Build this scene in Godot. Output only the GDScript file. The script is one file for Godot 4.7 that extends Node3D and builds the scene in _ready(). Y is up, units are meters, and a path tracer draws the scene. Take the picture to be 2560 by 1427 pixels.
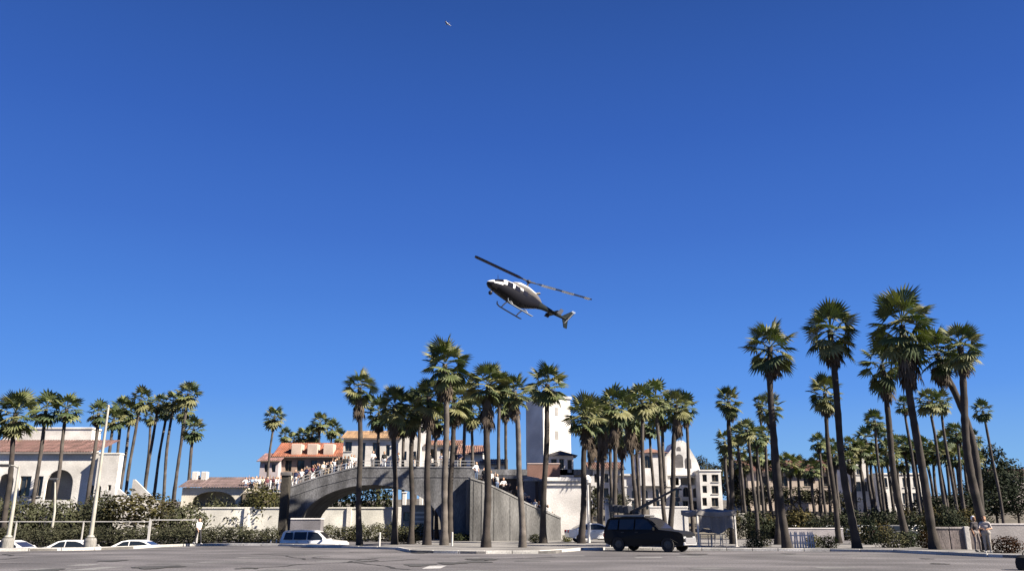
extends Node3D
# A beach parking lot below a bluff: palms, a pier bridge with spectators, white buildings, a helicopter overhead.

const F := 2050.0      # focal length in photograph pixels (2560 wide)
const EYE := 1.45      # height of the lens above the asphalt
const HORIZON := 1312.0
const EXPOSURE := 3.1

var pitch := 0.0
var rng := RandomNumberGenerator.new()
var mats := {}
var tex := {}
var taken := {}
var kerb := PackedVector2Array()    # x, distance of the kerb line
var frond_meshes: Array = []
var crown_meshes: Array = []
var skirt_meshes: Array = []
var bush_meshes: Array = []
var bodies: Array = []


# ---------------------------------------------------------------- mesh collector
class Mb:
	var v := PackedVector3Array()
	var n := PackedVector3Array()
	var c := PackedColorArray()

	func tri(a: Vector3, b: Vector3, d: Vector3, col: Color) -> void:   # counter-clockwise seen from outside
		var nn := (b - a).cross(d - a).normalized()
		v.append(a); v.append(d); v.append(b)
		n.append(nn); n.append(nn); n.append(nn)
		c.append(col); c.append(col); c.append(col)

	func tris(a: Vector3, b: Vector3, d: Vector3, na: Vector3, nb: Vector3, nd: Vector3, ca: Color, cb: Color, cd: Color) -> void:
		v.append(a); v.append(d); v.append(b)
		n.append(na); n.append(nd); n.append(nb)
		c.append(ca); c.append(cd); c.append(cb)

	func quad(a: Vector3, b: Vector3, d: Vector3, e: Vector3, col: Color) -> void:
		tri(a, b, d, col)
		tri(a, d, e, col)

	func box(center: Vector3, size: Vector3, col: Color, basis := Basis(), bevel := 0.0) -> void:
		var h := size * 0.5
		if bevel <= 0.0:
			var p: Array[Vector3] = []
			for i in 8:
				p.append(center + basis * Vector3(h.x if i & 1 else -h.x, h.y if i & 2 else -h.y, h.z if i & 4 else -h.z))
			quad(p[4], p[5], p[7], p[6], col); quad(p[1], p[0], p[2], p[3], col)
			quad(p[5], p[1], p[3], p[7], col); quad(p[0], p[4], p[6], p[2], col)
			quad(p[6], p[7], p[3], p[2], col); quad(p[0], p[1], p[5], p[4], col)
			return
		# chamfered along the vertical edges and the top rim
		var ring: Array[Vector2] = [Vector2(h.x - bevel, h.z), Vector2(h.x, h.z - bevel), Vector2(h.x, -h.z + bevel), Vector2(h.x - bevel, -h.z), Vector2(-h.x + bevel, -h.z), Vector2(-h.x, -h.z + bevel), Vector2(-h.x, h.z - bevel), Vector2(-h.x + bevel, h.z)]
		var levels := [[-h.y, 1.0], [h.y - bevel, 1.0], [h.y, 0.0]]
		for l in 2:
			for i in 8:
				var a := ring[i]
				var b := ring[(i + 1) % 8]
				var q := []
				for k in [[a, l], [b, l], [b, l + 1], [a, l + 1]]:
					var r: Vector2 = k[0]
					var inset: float = 0.0 if levels[k[1]][1] > 0.5 else bevel
					q.append(center + basis * Vector3(r.x - signf(r.x) * inset, levels[k[1]][0], r.y - signf(r.y) * inset))
				quad(q[0], q[1], q[2], q[3], col)
		for top in [true, false]:
			var ins := bevel if top else 0.0
			var y := h.y if top else -h.y
			var mid := center + basis * Vector3(0, y, 0)
			for i in 8:
				var a2 := center + basis * Vector3(ring[i].x - signf(ring[i].x) * ins, y, ring[i].y - signf(ring[i].y) * ins)
				var j := (i + 1) % 8
				var b2 := center + basis * Vector3(ring[j].x - signf(ring[j].x) * ins, y, ring[j].y - signf(ring[j].y) * ins)
				if top: tri(mid, a2, b2, col)
				else: tri(mid, b2, a2, col)

	func bar(a: Vector3, b: Vector3, w: float, t: float, col: Color) -> void:   # a square bar from a to b
		var y := (b - a)
		var l := y.length()
		y /= l
		var x := (Vector3(0, 1, 0) if absf(y.y) < 0.9 else Vector3(0, 0, 1)).cross(y).normalized()
		box((a + b) * 0.5, Vector3(w, l, t), col, Basis(x, y, x.cross(y)))

	func tube(path: PackedVector3Array, radii: PackedFloat32Array, sides: int, cols: Array, caps := true) -> void:
		var m := path.size()
		var rings: Array = []
		var nor: Array = []
		var x := Vector3.RIGHT
		for i in m:
			var t := (path[mini(i + 1, m - 1)] - path[maxi(i - 1, 0)]).normalized()
			x = (x - t * x.dot(t))
			if x.length() < 0.05:
				x = t.cross(Vector3.FORWARD)
			if x.length() < 0.05:
				x = t.cross(Vector3.UP)
			x = x.normalized()
			var z := x.cross(t)
			var r := PackedVector3Array()
			var q := PackedVector3Array()
			for k in sides + 1:
				var ang := TAU * k / sides
				var dir := x * cos(ang) + z * sin(ang)
				q.append(dir)
				r.append(path[i] + dir * radii[i])
			rings.append(r)
			nor.append(q)
		for i in m - 1:
			var ca: Color = cols[mini(i, cols.size() - 1)]
			var cb: Color = cols[mini(i + 1, cols.size() - 1)]
			var r0: PackedVector3Array = rings[i]
			var r1: PackedVector3Array = rings[i + 1]
			var n0: PackedVector3Array = nor[i]
			var n1: PackedVector3Array = nor[i + 1]
			for k in sides:
				tris(r0[k + 1], r0[k], r1[k], n0[k + 1], n0[k], n1[k], ca, ca, cb)
				tris(r0[k + 1], r1[k], r1[k + 1], n0[k + 1], n1[k], n1[k + 1], ca, cb, cb)
		if caps:
			for e in [0, m - 1]:
				var rr: PackedVector3Array = rings[e]
				var cc: Color = cols[mini(e, cols.size() - 1)]
				for k in sides:
					if e == 0: tri(path[e], rr[k], rr[k + 1], cc)
					else: tri(path[e], rr[k + 1], rr[k], cc)

	func rod(a: Vector3, b: Vector3, ra: float, rb: float, sides: int, col: Color) -> void:
		tube(PackedVector3Array([a, b]), PackedFloat32Array([ra, rb]), sides, [col])

	func lathe(prof: Array, sides: int, col: Color, at := Vector3.ZERO, basis := Basis()) -> void:   # prof: Vector2(radius, height) from the bottom up
		for i in prof.size() - 1:
			var p: Vector2 = prof[i]
			var q: Vector2 = prof[i + 1]
			var d := (q - p).normalized()
			for k in sides:
				var a0 := TAU * k / sides
				var a1 := TAU * (k + 1) / sides
				var e0 := Vector3(cos(a0), 0, sin(a0))
				var e1 := Vector3(cos(a1), 0, sin(a1))
				var m0 := basis * (e0 * d.y + Vector3(0, -d.x, 0))
				var m1 := basis * (e1 * d.y + Vector3(0, -d.x, 0))
				var A := at + basis * (e0 * p.x + Vector3(0, p.y, 0))
				var B := at + basis * (e1 * p.x + Vector3(0, p.y, 0))
				var C := at + basis * (e1 * q.x + Vector3(0, q.y, 0))
				var D := at + basis * (e0 * q.x + Vector3(0, q.y, 0))
				tris(B, A, D, m1, m0, m0, col, col, col)
				tris(B, D, C, m1, m0, m1, col, col, col)

	func prism(poly: PackedVector2Array, z0: float, z1: float, col: Color, xf := Transform3D()) -> void:   # outline in x, y; z0 is the far face, z1 the near one
		var p := poly
		if Geometry2D.is_polygon_clockwise(p):
			p.reverse()
		var idx := Geometry2D.triangulate_polygon(p)
		for i in range(0, idx.size(), 3):
			var a := p[idx[i]]
			var b := p[idx[i + 1]]
			var d := p[idx[i + 2]]
			if (b - a).cross(d - a) < 0:
				var s := b
				b = d
				d = s
			tri(xf * Vector3(a.x, a.y, z1), xf * Vector3(b.x, b.y, z1), xf * Vector3(d.x, d.y, z1), col)
			tri(xf * Vector3(a.x, a.y, z0), xf * Vector3(d.x, d.y, z0), xf * Vector3(b.x, b.y, z0), col)
		for i in p.size():
			var a := p[i]
			var b := p[(i + 1) % p.size()]
			quad(xf * Vector3(a.x, a.y, z0), xf * Vector3(b.x, b.y, z0), xf * Vector3(b.x, b.y, z1), xf * Vector3(a.x, a.y, z1), col)

	func add(o: Mb, xf: Transform3D, tint := Color.WHITE) -> void:
		var nb := xf.basis.inverse().transposed()
		for i in o.v.size():
			v.append(xf * o.v[i])
			n.append((nb * o.n[i]).normalized())
			c.append(o.c[i] * tint)

	func mesh() -> ArrayMesh:
		var arr := []
		arr.resize(Mesh.ARRAY_MAX)
		arr[Mesh.ARRAY_VERTEX] = v
		arr[Mesh.ARRAY_NORMAL] = n
		arr[Mesh.ARRAY_COLOR] = c
		var m := ArrayMesh.new()
		m.add_surface_from_arrays(Mesh.PRIMITIVE_TRIANGLES, arr)
		return m


# ---------------------------------------------------------------- nodes
func numbered(called: String) -> String:
	var k: int = taken.get(called, 0)
	taken[called] = k + 1
	return called if k == 0 else "%s_%03d" % [called, k]


func thing(called: String, label: String, category: String, at := Vector3.ZERO, turn := 0.0, group := "") -> Node3D:
	var o := Node3D.new()
	o.name = numbered(called)
	add_child(o, true)
	o.position = at
	o.rotation.y = turn
	tag(o, label, category, group)
	return o


func tag(o: Node3D, label: String, category: String, group := "") -> void:
	o.set_meta("label", label)
	o.set_meta("category", category)
	if group != "":
		o.set_meta("group", group)


func part(called: String, m, mat: Material, parent: Node3D, at := Transform3D()) -> MeshInstance3D:
	var o := MeshInstance3D.new()
	if parent == self:
		called = numbered(called)
	o.name = called
	o.mesh = m.mesh() if m is Mb else m
	o.material_override = mat
	o.transform = at
	parent.add_child(o, true)
	return o


func struct(called: String, m, mat: Material) -> MeshInstance3D:
	var o := part(called, m, mat, self)
	o.set_meta("kind", "structure")
	return o


# ---------------------------------------------------------------- where things stand
func P(px: float, py: float, d: float) -> Vector3:    # the point of a sight line at a real distance d into the scene
	var u := (px - 1280.0) / F
	var w := (713.5 - py) / F
	var cp := cos(pitch)
	var sp := sin(pitch)
	var t := d / (cp - w * sp)
	return Vector3(u * t, EYE + t * (w * cp + sp), -d)


func GX(px: float, d: float) -> float:
	return P(px, 1312.0 + EYE * F / d, d).x


func kerb_distance(x: float) -> float:
	for i in kerb.size() - 1:
		if x <= kerb[i + 1].x:
			var t := clampf((x - kerb[i].x) / (kerb[i + 1].x - kerb[i].x), 0, 1)
			return lerpf(kerb[i].y, kerb[i + 1].y, t)
	return kerb[kerb.size() - 1].y


func height_at(x: float, d: float) -> float:
	var k := kerb_distance(x)
	var dip := -1.0 * smoothstep(-9.0, -22.0, x) * smoothstep(k + 0.6, k + 2.2, d) * (1.0 - smoothstep(70.0, 75.0, d))
	var hill := 3.4 * smoothstep(104.0, 126.0, d) + 5.0 * smoothstep(140.0, 230.0, d)
	hill *= 1.0 + 0.12 * sin(x * 0.05 + 1.0) * smoothstep(100.0, 140.0, d)
	return dip + hill


func on_ground(px: float, d: float) -> Vector3:
	var x := GX(px, d)
	return Vector3(x, height_at(x, d), -d)


func ordinal(k: int) -> String:
	var words := ["first", "second", "third", "fourth", "fifth", "sixth", "seventh", "eighth", "ninth", "tenth", "eleventh", "twelfth", "thirteenth", "fourteenth", "fifteenth", "sixteenth", "seventeenth", "eighteenth", "nineteenth", "twentieth", "twenty-first", "twenty-second", "twenty-third", "twenty-fourth", "twenty-fifth", "twenty-sixth", "twenty-seventh", "twenty-eighth", "twenty-ninth", "thirtieth"]
	return words[k]


# ---------------------------------------------------------------- materials
func noise_tex(key: String, freq: float, lo: float, hi: float, octaves := 4, kind := FastNoiseLite.TYPE_SIMPLEX_SMOOTH, size := 512, bump := 0.0) -> NoiseTexture2D:
	if tex.has(key):
		return tex[key]
	var f := FastNoiseLite.new()
	f.seed = key.hash() % 10000
	f.noise_type = kind
	f.frequency = freq
	f.fractal_octaves = octaves
	var t := NoiseTexture2D.new()
	t.width = size
	t.height = size
	t.seamless = true
	t.noise = f
	if bump > 0.0:
		t.as_normal_map = true
		t.bump_strength = bump
	else:
		var g := Gradient.new()
		g.offsets = PackedFloat32Array([0.15, 0.85])
		g.colors = PackedColorArray([Color(lo, lo, lo), Color(hi, hi, hi)])
		t.color_ramp = g
	tex[key] = t
	return t


func mat(key: String, rough: float, scale := 1.0, lo := 1.0, coarse_lo := 1.0, world := false, bump := 0.0) -> StandardMaterial3D:
	if mats.has(key):
		return mats[key]
	var m := StandardMaterial3D.new()
	m.resource_name = key
	m.vertex_color_use_as_albedo = true
	m.roughness = rough
	m.uv1_triplanar = true
	m.uv1_world_triplanar = world
	m.uv1_scale = Vector3.ONE * scale
	if lo < 1.0:
		m.albedo_texture = noise_tex("fine_%d" % int(lo * 100), 0.03, lo, 1.0, 5)
	if coarse_lo < 1.0:
		m.detail_enabled = true
		m.detail_blend_mode = BaseMaterial3D.BLEND_MODE_MUL
		m.detail_albedo = noise_tex("coarse_%d" % int(coarse_lo * 100), 0.008, coarse_lo, 1.0, 4)
		m.detail_uv_layer = BaseMaterial3D.DETAIL_UV_2
		m.uv2_triplanar = true
		m.uv2_world_triplanar = world
		m.uv2_scale = Vector3.ONE * scale * 0.17
	if bump > 0.0:
		m.normal_enabled = true
		m.normal_scale = bump
		m.normal_texture = noise_tex("bumps", 0.04, 0, 1, 5, FastNoiseLite.TYPE_SIMPLEX_SMOOTH, 512, 6.0)
	mats[key] = m
	return m


func make_materials() -> void:
	mat("plaster", 0.9, 0.35, 0.9, 0.82, true, 0.25)
	mat("concrete", 0.92, 0.3, 0.72, 0.6, true, 0.5)
	mats["concrete"].uv1_scale = Vector3(0.9, 0.12, 0.9)
	mats["concrete"].uv2_scale = Vector3(0.12, 0.03, 0.12)
	mat("asphalt", 0.93, 0.6, 0.7, 0.66, true, 0.6)
	mats["asphalt"].uv2_scale = Vector3(0.03, 0.03, 0.045)
	mat("paving", 0.9, 0.5, 0.8, 0.72, true, 0.3)
	mat("roof_tile", 0.85, 0.8, 0.7, 0.7, true)
	mat("bark", 0.95, 1.4, 0.55, 0.7, false, 0.8)
	mats["bark"].uv1_scale = Vector3(1.2, 5.0, 1.2)
	var leaf := mat("leaf", 0.6)
	leaf.metallic_specular = 0.35
	leaf.backlight_enabled = true
	leaf.backlight = Color(0.45, 0.5, 0.2)
	leaf.cull_mode = BaseMaterial3D.CULL_DISABLED
	var dry := mat("dry_leaf", 0.9, 2.0, 0.7)
	dry.cull_mode = BaseMaterial3D.CULL_DISABLED
	var bush := mat("bush_leaf", 0.75)
	bush.metallic_specular = 0.15
	bush.backlight_enabled = true
	bush.backlight = Color(0.3, 0.32, 0.16)
	bush.cull_mode = BaseMaterial3D.CULL_DISABLED
	var paint := mat("paint", 0.32, 0.6, 0.94)
	paint.clearcoat_enabled = true
	paint.clearcoat = 0.7
	paint.clearcoat_roughness = 0.12
	mat("black_paint", 0.5, 0.6, 0.94)
	mats["black_paint"].metallic_specular = 0.25
	mat("aircraft_paint", 0.35, 0.6, 0.96)
	mats["aircraft_paint"].metallic_specular = 0.3
	mat("glass", 0.06)
	mat("metal", 0.45, 1.0, 0.85)
	mats["metal"].metallic = 0.3
	mat("white_metal", 0.55, 1.0, 0.86, 0.85)
	mat("rubber", 0.85, 3.0, 0.75)
	mat("cloth", 0.95, 3.0, 0.85)
	mat("canvas", 0.95, 0.7, 0.85, 0.75)
	mat("cotton", 0.9)


func grey(v: float, warm := 0.0) -> Color:
	return Color(v * (1.0 + warm), v, v * (1.0 - warm))


func vary(col: Color, amount: float) -> Color:
	var k := 1.0 + rng.randf_range(-amount, amount)
	return Color(col.r * k, col.g * k, col.b * k)


# ---------------------------------------------------------------- the scene
func _ready() -> void:
	rng.seed = 7
	pitch = atan((HORIZON - 713.5) / F)
	var cam := Camera3D.new()
	cam.name = "camera"
	add_child(cam)
	cam.position = Vector3(0, EYE, 0)
	cam.rotation.x = pitch
	cam.fov = rad_to_deg(2.0 * atan(713.5 / F))
	cam.near = 0.1
	cam.far = 4000.0
	cam.current = true
	make_sky()
	var sun := DirectionalLight3D.new()
	sun.name = "sun"
	add_child(sun)
	sun.look_at_from_position(Vector3(0.76, 0.68, 0.36) * 100.0, Vector3.ZERO)
	sun.light_energy = 1.6
	sun.light_color = Color(1.0, 0.95, 0.88)
	sun.light_angular_distance = 0.5
	sun.shadow_enabled = true
	for k in [[-400, 47], [-150, 48], [100, 50], [250, 52], [420, 60], [560, 63], [700, 62], [800, 58], [1000, 52.5], [1030, 46.5], [1200, 45], [1390, 45.5], [1420, 50.5], [1500, 52.0], [1800, 50.5], [2100, 49], [2300, 46.5], [2440, 41], [2600, 38.5], [3000, 36]]:
		kerb.append(Vector2(GX(k[0], k[1]), k[1]))
	make_materials()
	make_ground()
	make_bridge()
	make_left_buildings()
	make_hill_buildings()
	make_hotel()
	make_leaf_meshes()
	make_palms()
	make_shrubs()
	make_street()
	make_vehicles()
	make_people()
	make_helicopter()
	make_gull()


func make_sky() -> void:
	var keys := [[-90.0, Color8(120, 118, 115)], [-4.0, Color8(150, 160, 172)], [0.0, Color8(152, 194, 236)], [3.4, Color8(132, 184, 236)], [8.4, Color8(98, 155, 236)], [11.0, Color8(88, 145, 230)], [15.2, Color8(76, 129, 216)], [19.4, Color8(67, 115, 203)], [26.3, Color8(56, 100, 186)], [35.0, Color8(47, 86, 162)], [60.0, Color8(36, 66, 132)], [90.0, Color8(30, 54, 112)]]
	var im := Image.create(256, 512, false, Image.FORMAT_RGBF)
	for y in 512:
		var e := 90.0 - 180.0 * (y + 0.5) / 512.0
		var col := Color.BLACK
		for i in keys.size() - 1:
			if e >= keys[i][0] and e <= keys[i + 1][0]:
				var a: Color = keys[i][1]
				var b: Color = keys[i + 1][1]
				col = a.srgb_to_linear().lerp(b.srgb_to_linear(), (e - keys[i][0]) / (keys[i + 1][0] - keys[i][0]))
		col = Color(col.r / EXPOSURE, col.g / EXPOSURE, col.b / EXPOSURE)
		for x in 256:
			im.set_pixel(x, y, col)
	var sm := PanoramaSkyMaterial.new()
	sm.panorama = ImageTexture.create_from_image(im)
	var sky := Sky.new()
	sky.sky_material = sm
	var env := Environment.new()
	env.background_mode = Environment.BG_SKY
	env.sky = sky
	env.tonemap_mode = Environment.TONE_MAPPER_LINEAR
	env.tonemap_exposure = EXPOSURE
	env.sdfgi_enabled = true
	env.ssao_enabled = true
	env.ssil_enabled = true
	var we := WorldEnvironment.new()
	we.name = "surroundings"
	we.environment = env
	add_child(we)


func make_ground() -> void:
	var xs := PackedFloat32Array()
	var ds := PackedFloat32Array()
	var x := -1500.0
	while x < 1500.0:
		xs.append(x)
		x += 1.0 if absf(x) < 60.0 else (6.0 if absf(x) < 180.0 else 120.0)
	var d := -60.0
	while d < 1600.0:
		ds.append(d)
		d += 20.0 if d < 0.0 else (5.0 if d < 40.0 else (1.0 if d < 80.0 else (3.0 if d < 240.0 else 80.0)))
	var g := Mb.new()
	var lot := Color(0.168, 0.158, 0.167)
	var land := Color(0.16, 0.145, 0.115)
	for j in ds.size() - 1:
		for i in xs.size() - 1:
			var q := []
			for k in [[i, j], [i + 1, j], [i + 1, j + 1], [i, j + 1]]:
				q.append(Vector3(xs[k[0]], height_at(xs[k[0]], ds[k[1]]), -ds[k[1]]))
			var t := smoothstep(88.0, 106.0, ds[j])
			g.quad(q[0], q[1], q[2], q[3], lot.lerp(land, t))
	var ground := struct("ground", g, mats.asphalt)
	# worn stall lines and a bright reflective marker on the asphalt
	for l in [[1085, 31.0, 0.62, 0.16, 0.62], [640, 40.0, 1.6, 0.1, 0.24], [760, 42.5, 2.0, 0.09, 0.22], [860, 36.0, 2.2, 0.1, 0.22], [430, 33.5, 1.6, 0.08, 0.2], [560, 35.0, 1.9, 0.1, 0.24], [960, 40.5, 1.5, 0.09, 0.2], [1160, 40.0, 1.4, 0.1, 0.24], [1420, 42.0, 1.6, 0.1, 0.25], [1620, 40.0, 1.3, 0.11, 0.32], [1730, 41.0, 1.5, 0.1, 0.26], [1330, 36.0, 1.5, 0.09, 0.2], [1960, 43.0, 2.6, 0.1, 0.24], [2160, 42.0, 1.8, 0.1, 0.22], [240, 30.0, 0.8, 0.2, 0.34], [205, 32.5, 0.8, 0.1, 0.3], [120, 29.5, 1.2, 0.1, 0.26], [1780, 30.0, 1.6, 0.09, 0.19], [2090, 30.5, 1.4, 0.1, 0.22], [1180, 28.5, 1.1, 0.1, 0.22], [700, 29.0, 1.3, 0.1, 0.2]]:
		var pl := Mb.new()
		var c := grey(l[4] * 0.9 if l[4] > 0.5 else l[4] * 0.72)
		var dp: float = l[3] * 7.0
		pl.quad(Vector3(-l[2] / 2, 0, dp), Vector3(l[2] / 2, 0, dp - 0.2), Vector3(l[2] / 2 + 0.05, 0, -dp), Vector3(-l[2] / 2 + 0.05, 0, -dp + 0.15), c)
		part("painted_line", pl, mats.paving, ground, Transform3D(Basis(Vector3.UP, rng.randf_range(-0.06, 0.06)), Vector3(GX(l[0], l[1]), 0.004, -l[1])))
	# sealed cracks and oil stains: thin dark sheets on the asphalt
	for k in 16:
		var cm := Mb.new()
		var p := Vector3(rng.randf_range(-26, 26), 0.0, -rng.randf_range(23, 47))
		var dir := rng.randf() * TAU
		var wide := rng.randf_range(0.04, 0.09)
		for i in rng.randi_range(10, 22):
			dir += rng.randf_range(-0.5, 0.5)
			var q := p + Vector3(cos(dir), 0, sin(dir)) * 0.55
			var sd := Vector3(-sin(dir), 0, cos(dir)) * wide
			cm.quad(p + sd, q + sd, q - sd, p - sd, grey(0.035))
			p = q
		part("sealed_crack", cm, mats.asphalt, ground, Transform3D(Basis(), Vector3(0, 0.006 + k * 0.0004, 0)))
	for k in 20:
		var om := Mb.new()
		var c := Vector3(rng.randf_range(-20, 20), 0, -rng.randf_range(24, 46))
		var r := rng.randf_range(0.25, 0.7)
		for i in 14:
			var a0 := TAU * i / 14.0
			var a1 := TAU * (i + 1) / 14.0
			var r0 := r * (1.0 + 0.3 * sin(a0 * 3.0 + k))
			var r1 := r * (1.0 + 0.3 * sin(a1 * 3.0 + k))
			om.tri(c, c + Vector3(cos(a1) * r1, 0, sin(a1) * r1 * 1.6), c + Vector3(cos(a0) * r0, 0, sin(a0) * r0 * 1.6), grey(0.075))
		part("oil_stain", om, mats.asphalt, ground, Transform3D(Basis(), Vector3(0, 0.014 + k * 0.0003, 0)))
	# kerb and pavement: one raised slab behind the kerb line, the kerb stones as pieces of it
	var s := Mb.new()
	var back := PackedVector2Array()
	var front := PackedVector2Array()
	for i in range(0, 181):
		var xx := lerpf(-42.0, 42.0, i / 180.0)
		var kd := kerb_distance(xx)
		front.append(Vector2(xx, kd))
		var wide := 3.2 if xx < -9.0 else lerpf(3.2, 30.0, smoothstep(-9.0, -7.5, xx))
		back.append(Vector2(xx, kd + wide))
	var pale := Color(0.27, 0.26, 0.25)
	for i in 180:
		var a := front[i]
		var b := front[i + 1]
		var e := back[i + 1]
		var f := back[i]
		s.quad(Vector3(a.x, 0.13, -a.y), Vector3(b.x, 0.13, -b.y), Vector3(e.x, 0.13, -e.y), Vector3(f.x, 0.13, -f.y), pale)
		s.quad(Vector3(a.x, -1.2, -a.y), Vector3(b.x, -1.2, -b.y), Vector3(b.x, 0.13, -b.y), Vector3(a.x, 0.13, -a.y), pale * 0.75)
		s.quad(Vector3(e.x, -1.2, -e.y), Vector3(f.x, -1.2, -f.y), Vector3(f.x, 0.13, -f.y), Vector3(e.x, 0.13, -e.y), pale)
	var walk := struct("pavement", s, mats.paving)
	for i in range(0, 180, 3):
		var a := front[i]
		var b := front[i + 3]
		var dir := (b - a)
		var st := Mb.new()
		var mid := (a + b) * 0.5
		var turn := atan2(dir.y, dir.x)
		st.box(Vector3(0, 0, 0), Vector3(dir.length() - 0.03, 0.19, 0.16), vary(Color(0.66, 0.65, 0.62), 0.1), Basis(), 0.02)
		part("kerb_stone", st, mats.paving, walk, Transform3D(Basis(Vector3.UP, turn), Vector3(mid.x, 0.058, -mid.y - 0.077)))


# ---------------------------------------------------------------- buildings
func arc_points(x0: float, x1: float, y_spring: float, rise: float, steps: int) -> PackedVector2Array:
	var p := PackedVector2Array()
	for i in steps + 1:
		var a := PI * (1.0 - float(i) / steps)
		p.append(Vector2((x0 + x1) / 2 + cos(a) * (x1 - x0) / 2, y_spring + sin(a) * rise))
	return p


func wall_face(mb: Mb, w: float, h: float, t: float, opens: Array, col: Color) -> void:   # front at z = 0, openings cut through to z = -t
	var xs := [0.0, w]
	var ys := [0.0, h]
	for o in opens:
		xs.append(o.r.position.x); xs.append(o.r.end.x)
		ys.append(o.r.position.y); ys.append(o.r.end.y)
	xs.sort()
	ys.sort()
	for i in xs.size() - 1:
		for j in ys.size() - 1:
			if xs[i + 1] - xs[i] < 0.001 or ys[j + 1] - ys[j] < 0.001:
				continue
			var mid := Vector2((xs[i] + xs[i + 1]) / 2, (ys[j] + ys[j + 1]) / 2)
			var cut := false
			for o in opens:
				if o.r.has_point(mid):
					cut = true
			if not cut:
				mb.quad(Vector3(xs[i], ys[j], 0), Vector3(xs[i + 1], ys[j], 0), Vector3(xs[i + 1], ys[j + 1], 0), Vector3(xs[i], ys[j + 1], 0), col)
	for o in opens:
		var a: Vector2 = o.r.position
		var b: Vector2 = o.r.end
		mb.quad(Vector3(a.x, a.y, -t), Vector3(a.x, a.y, 0), Vector3(a.x, b.y, 0), Vector3(a.x, b.y, -t), col)
		mb.quad(Vector3(b.x, a.y, 0), Vector3(b.x, a.y, -t), Vector3(b.x, b.y, -t), Vector3(b.x, b.y, 0), col)
		mb.quad(Vector3(a.x, a.y, -t), Vector3(b.x, a.y, -t), Vector3(b.x, a.y, 0), Vector3(a.x, a.y, 0), col)
		if o.arch:
			var rise: float = minf((b.x - a.x) / 2, (b.y - a.y) * 0.6)
			var arc := arc_points(a.x, b.x, b.y - rise, rise, 12)
			for k in arc.size() - 1:
				var p := arc[k]
				var q := arc[k + 1]
				mb.quad(Vector3(p.x, p.y, 0), Vector3(q.x, q.y, 0), Vector3(q.x, b.y, 0), Vector3(p.x, b.y, 0), col)
				mb.quad(Vector3(p.x, p.y, 0), Vector3(p.x, p.y, -t), Vector3(q.x, q.y, -t), Vector3(q.x, q.y, 0), col)
		else:
			mb.quad(Vector3(a.x, b.y, 0), Vector3(b.x, b.y, 0), Vector3(b.x, b.y, -t), Vector3(a.x, b.y, -t), col)


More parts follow.
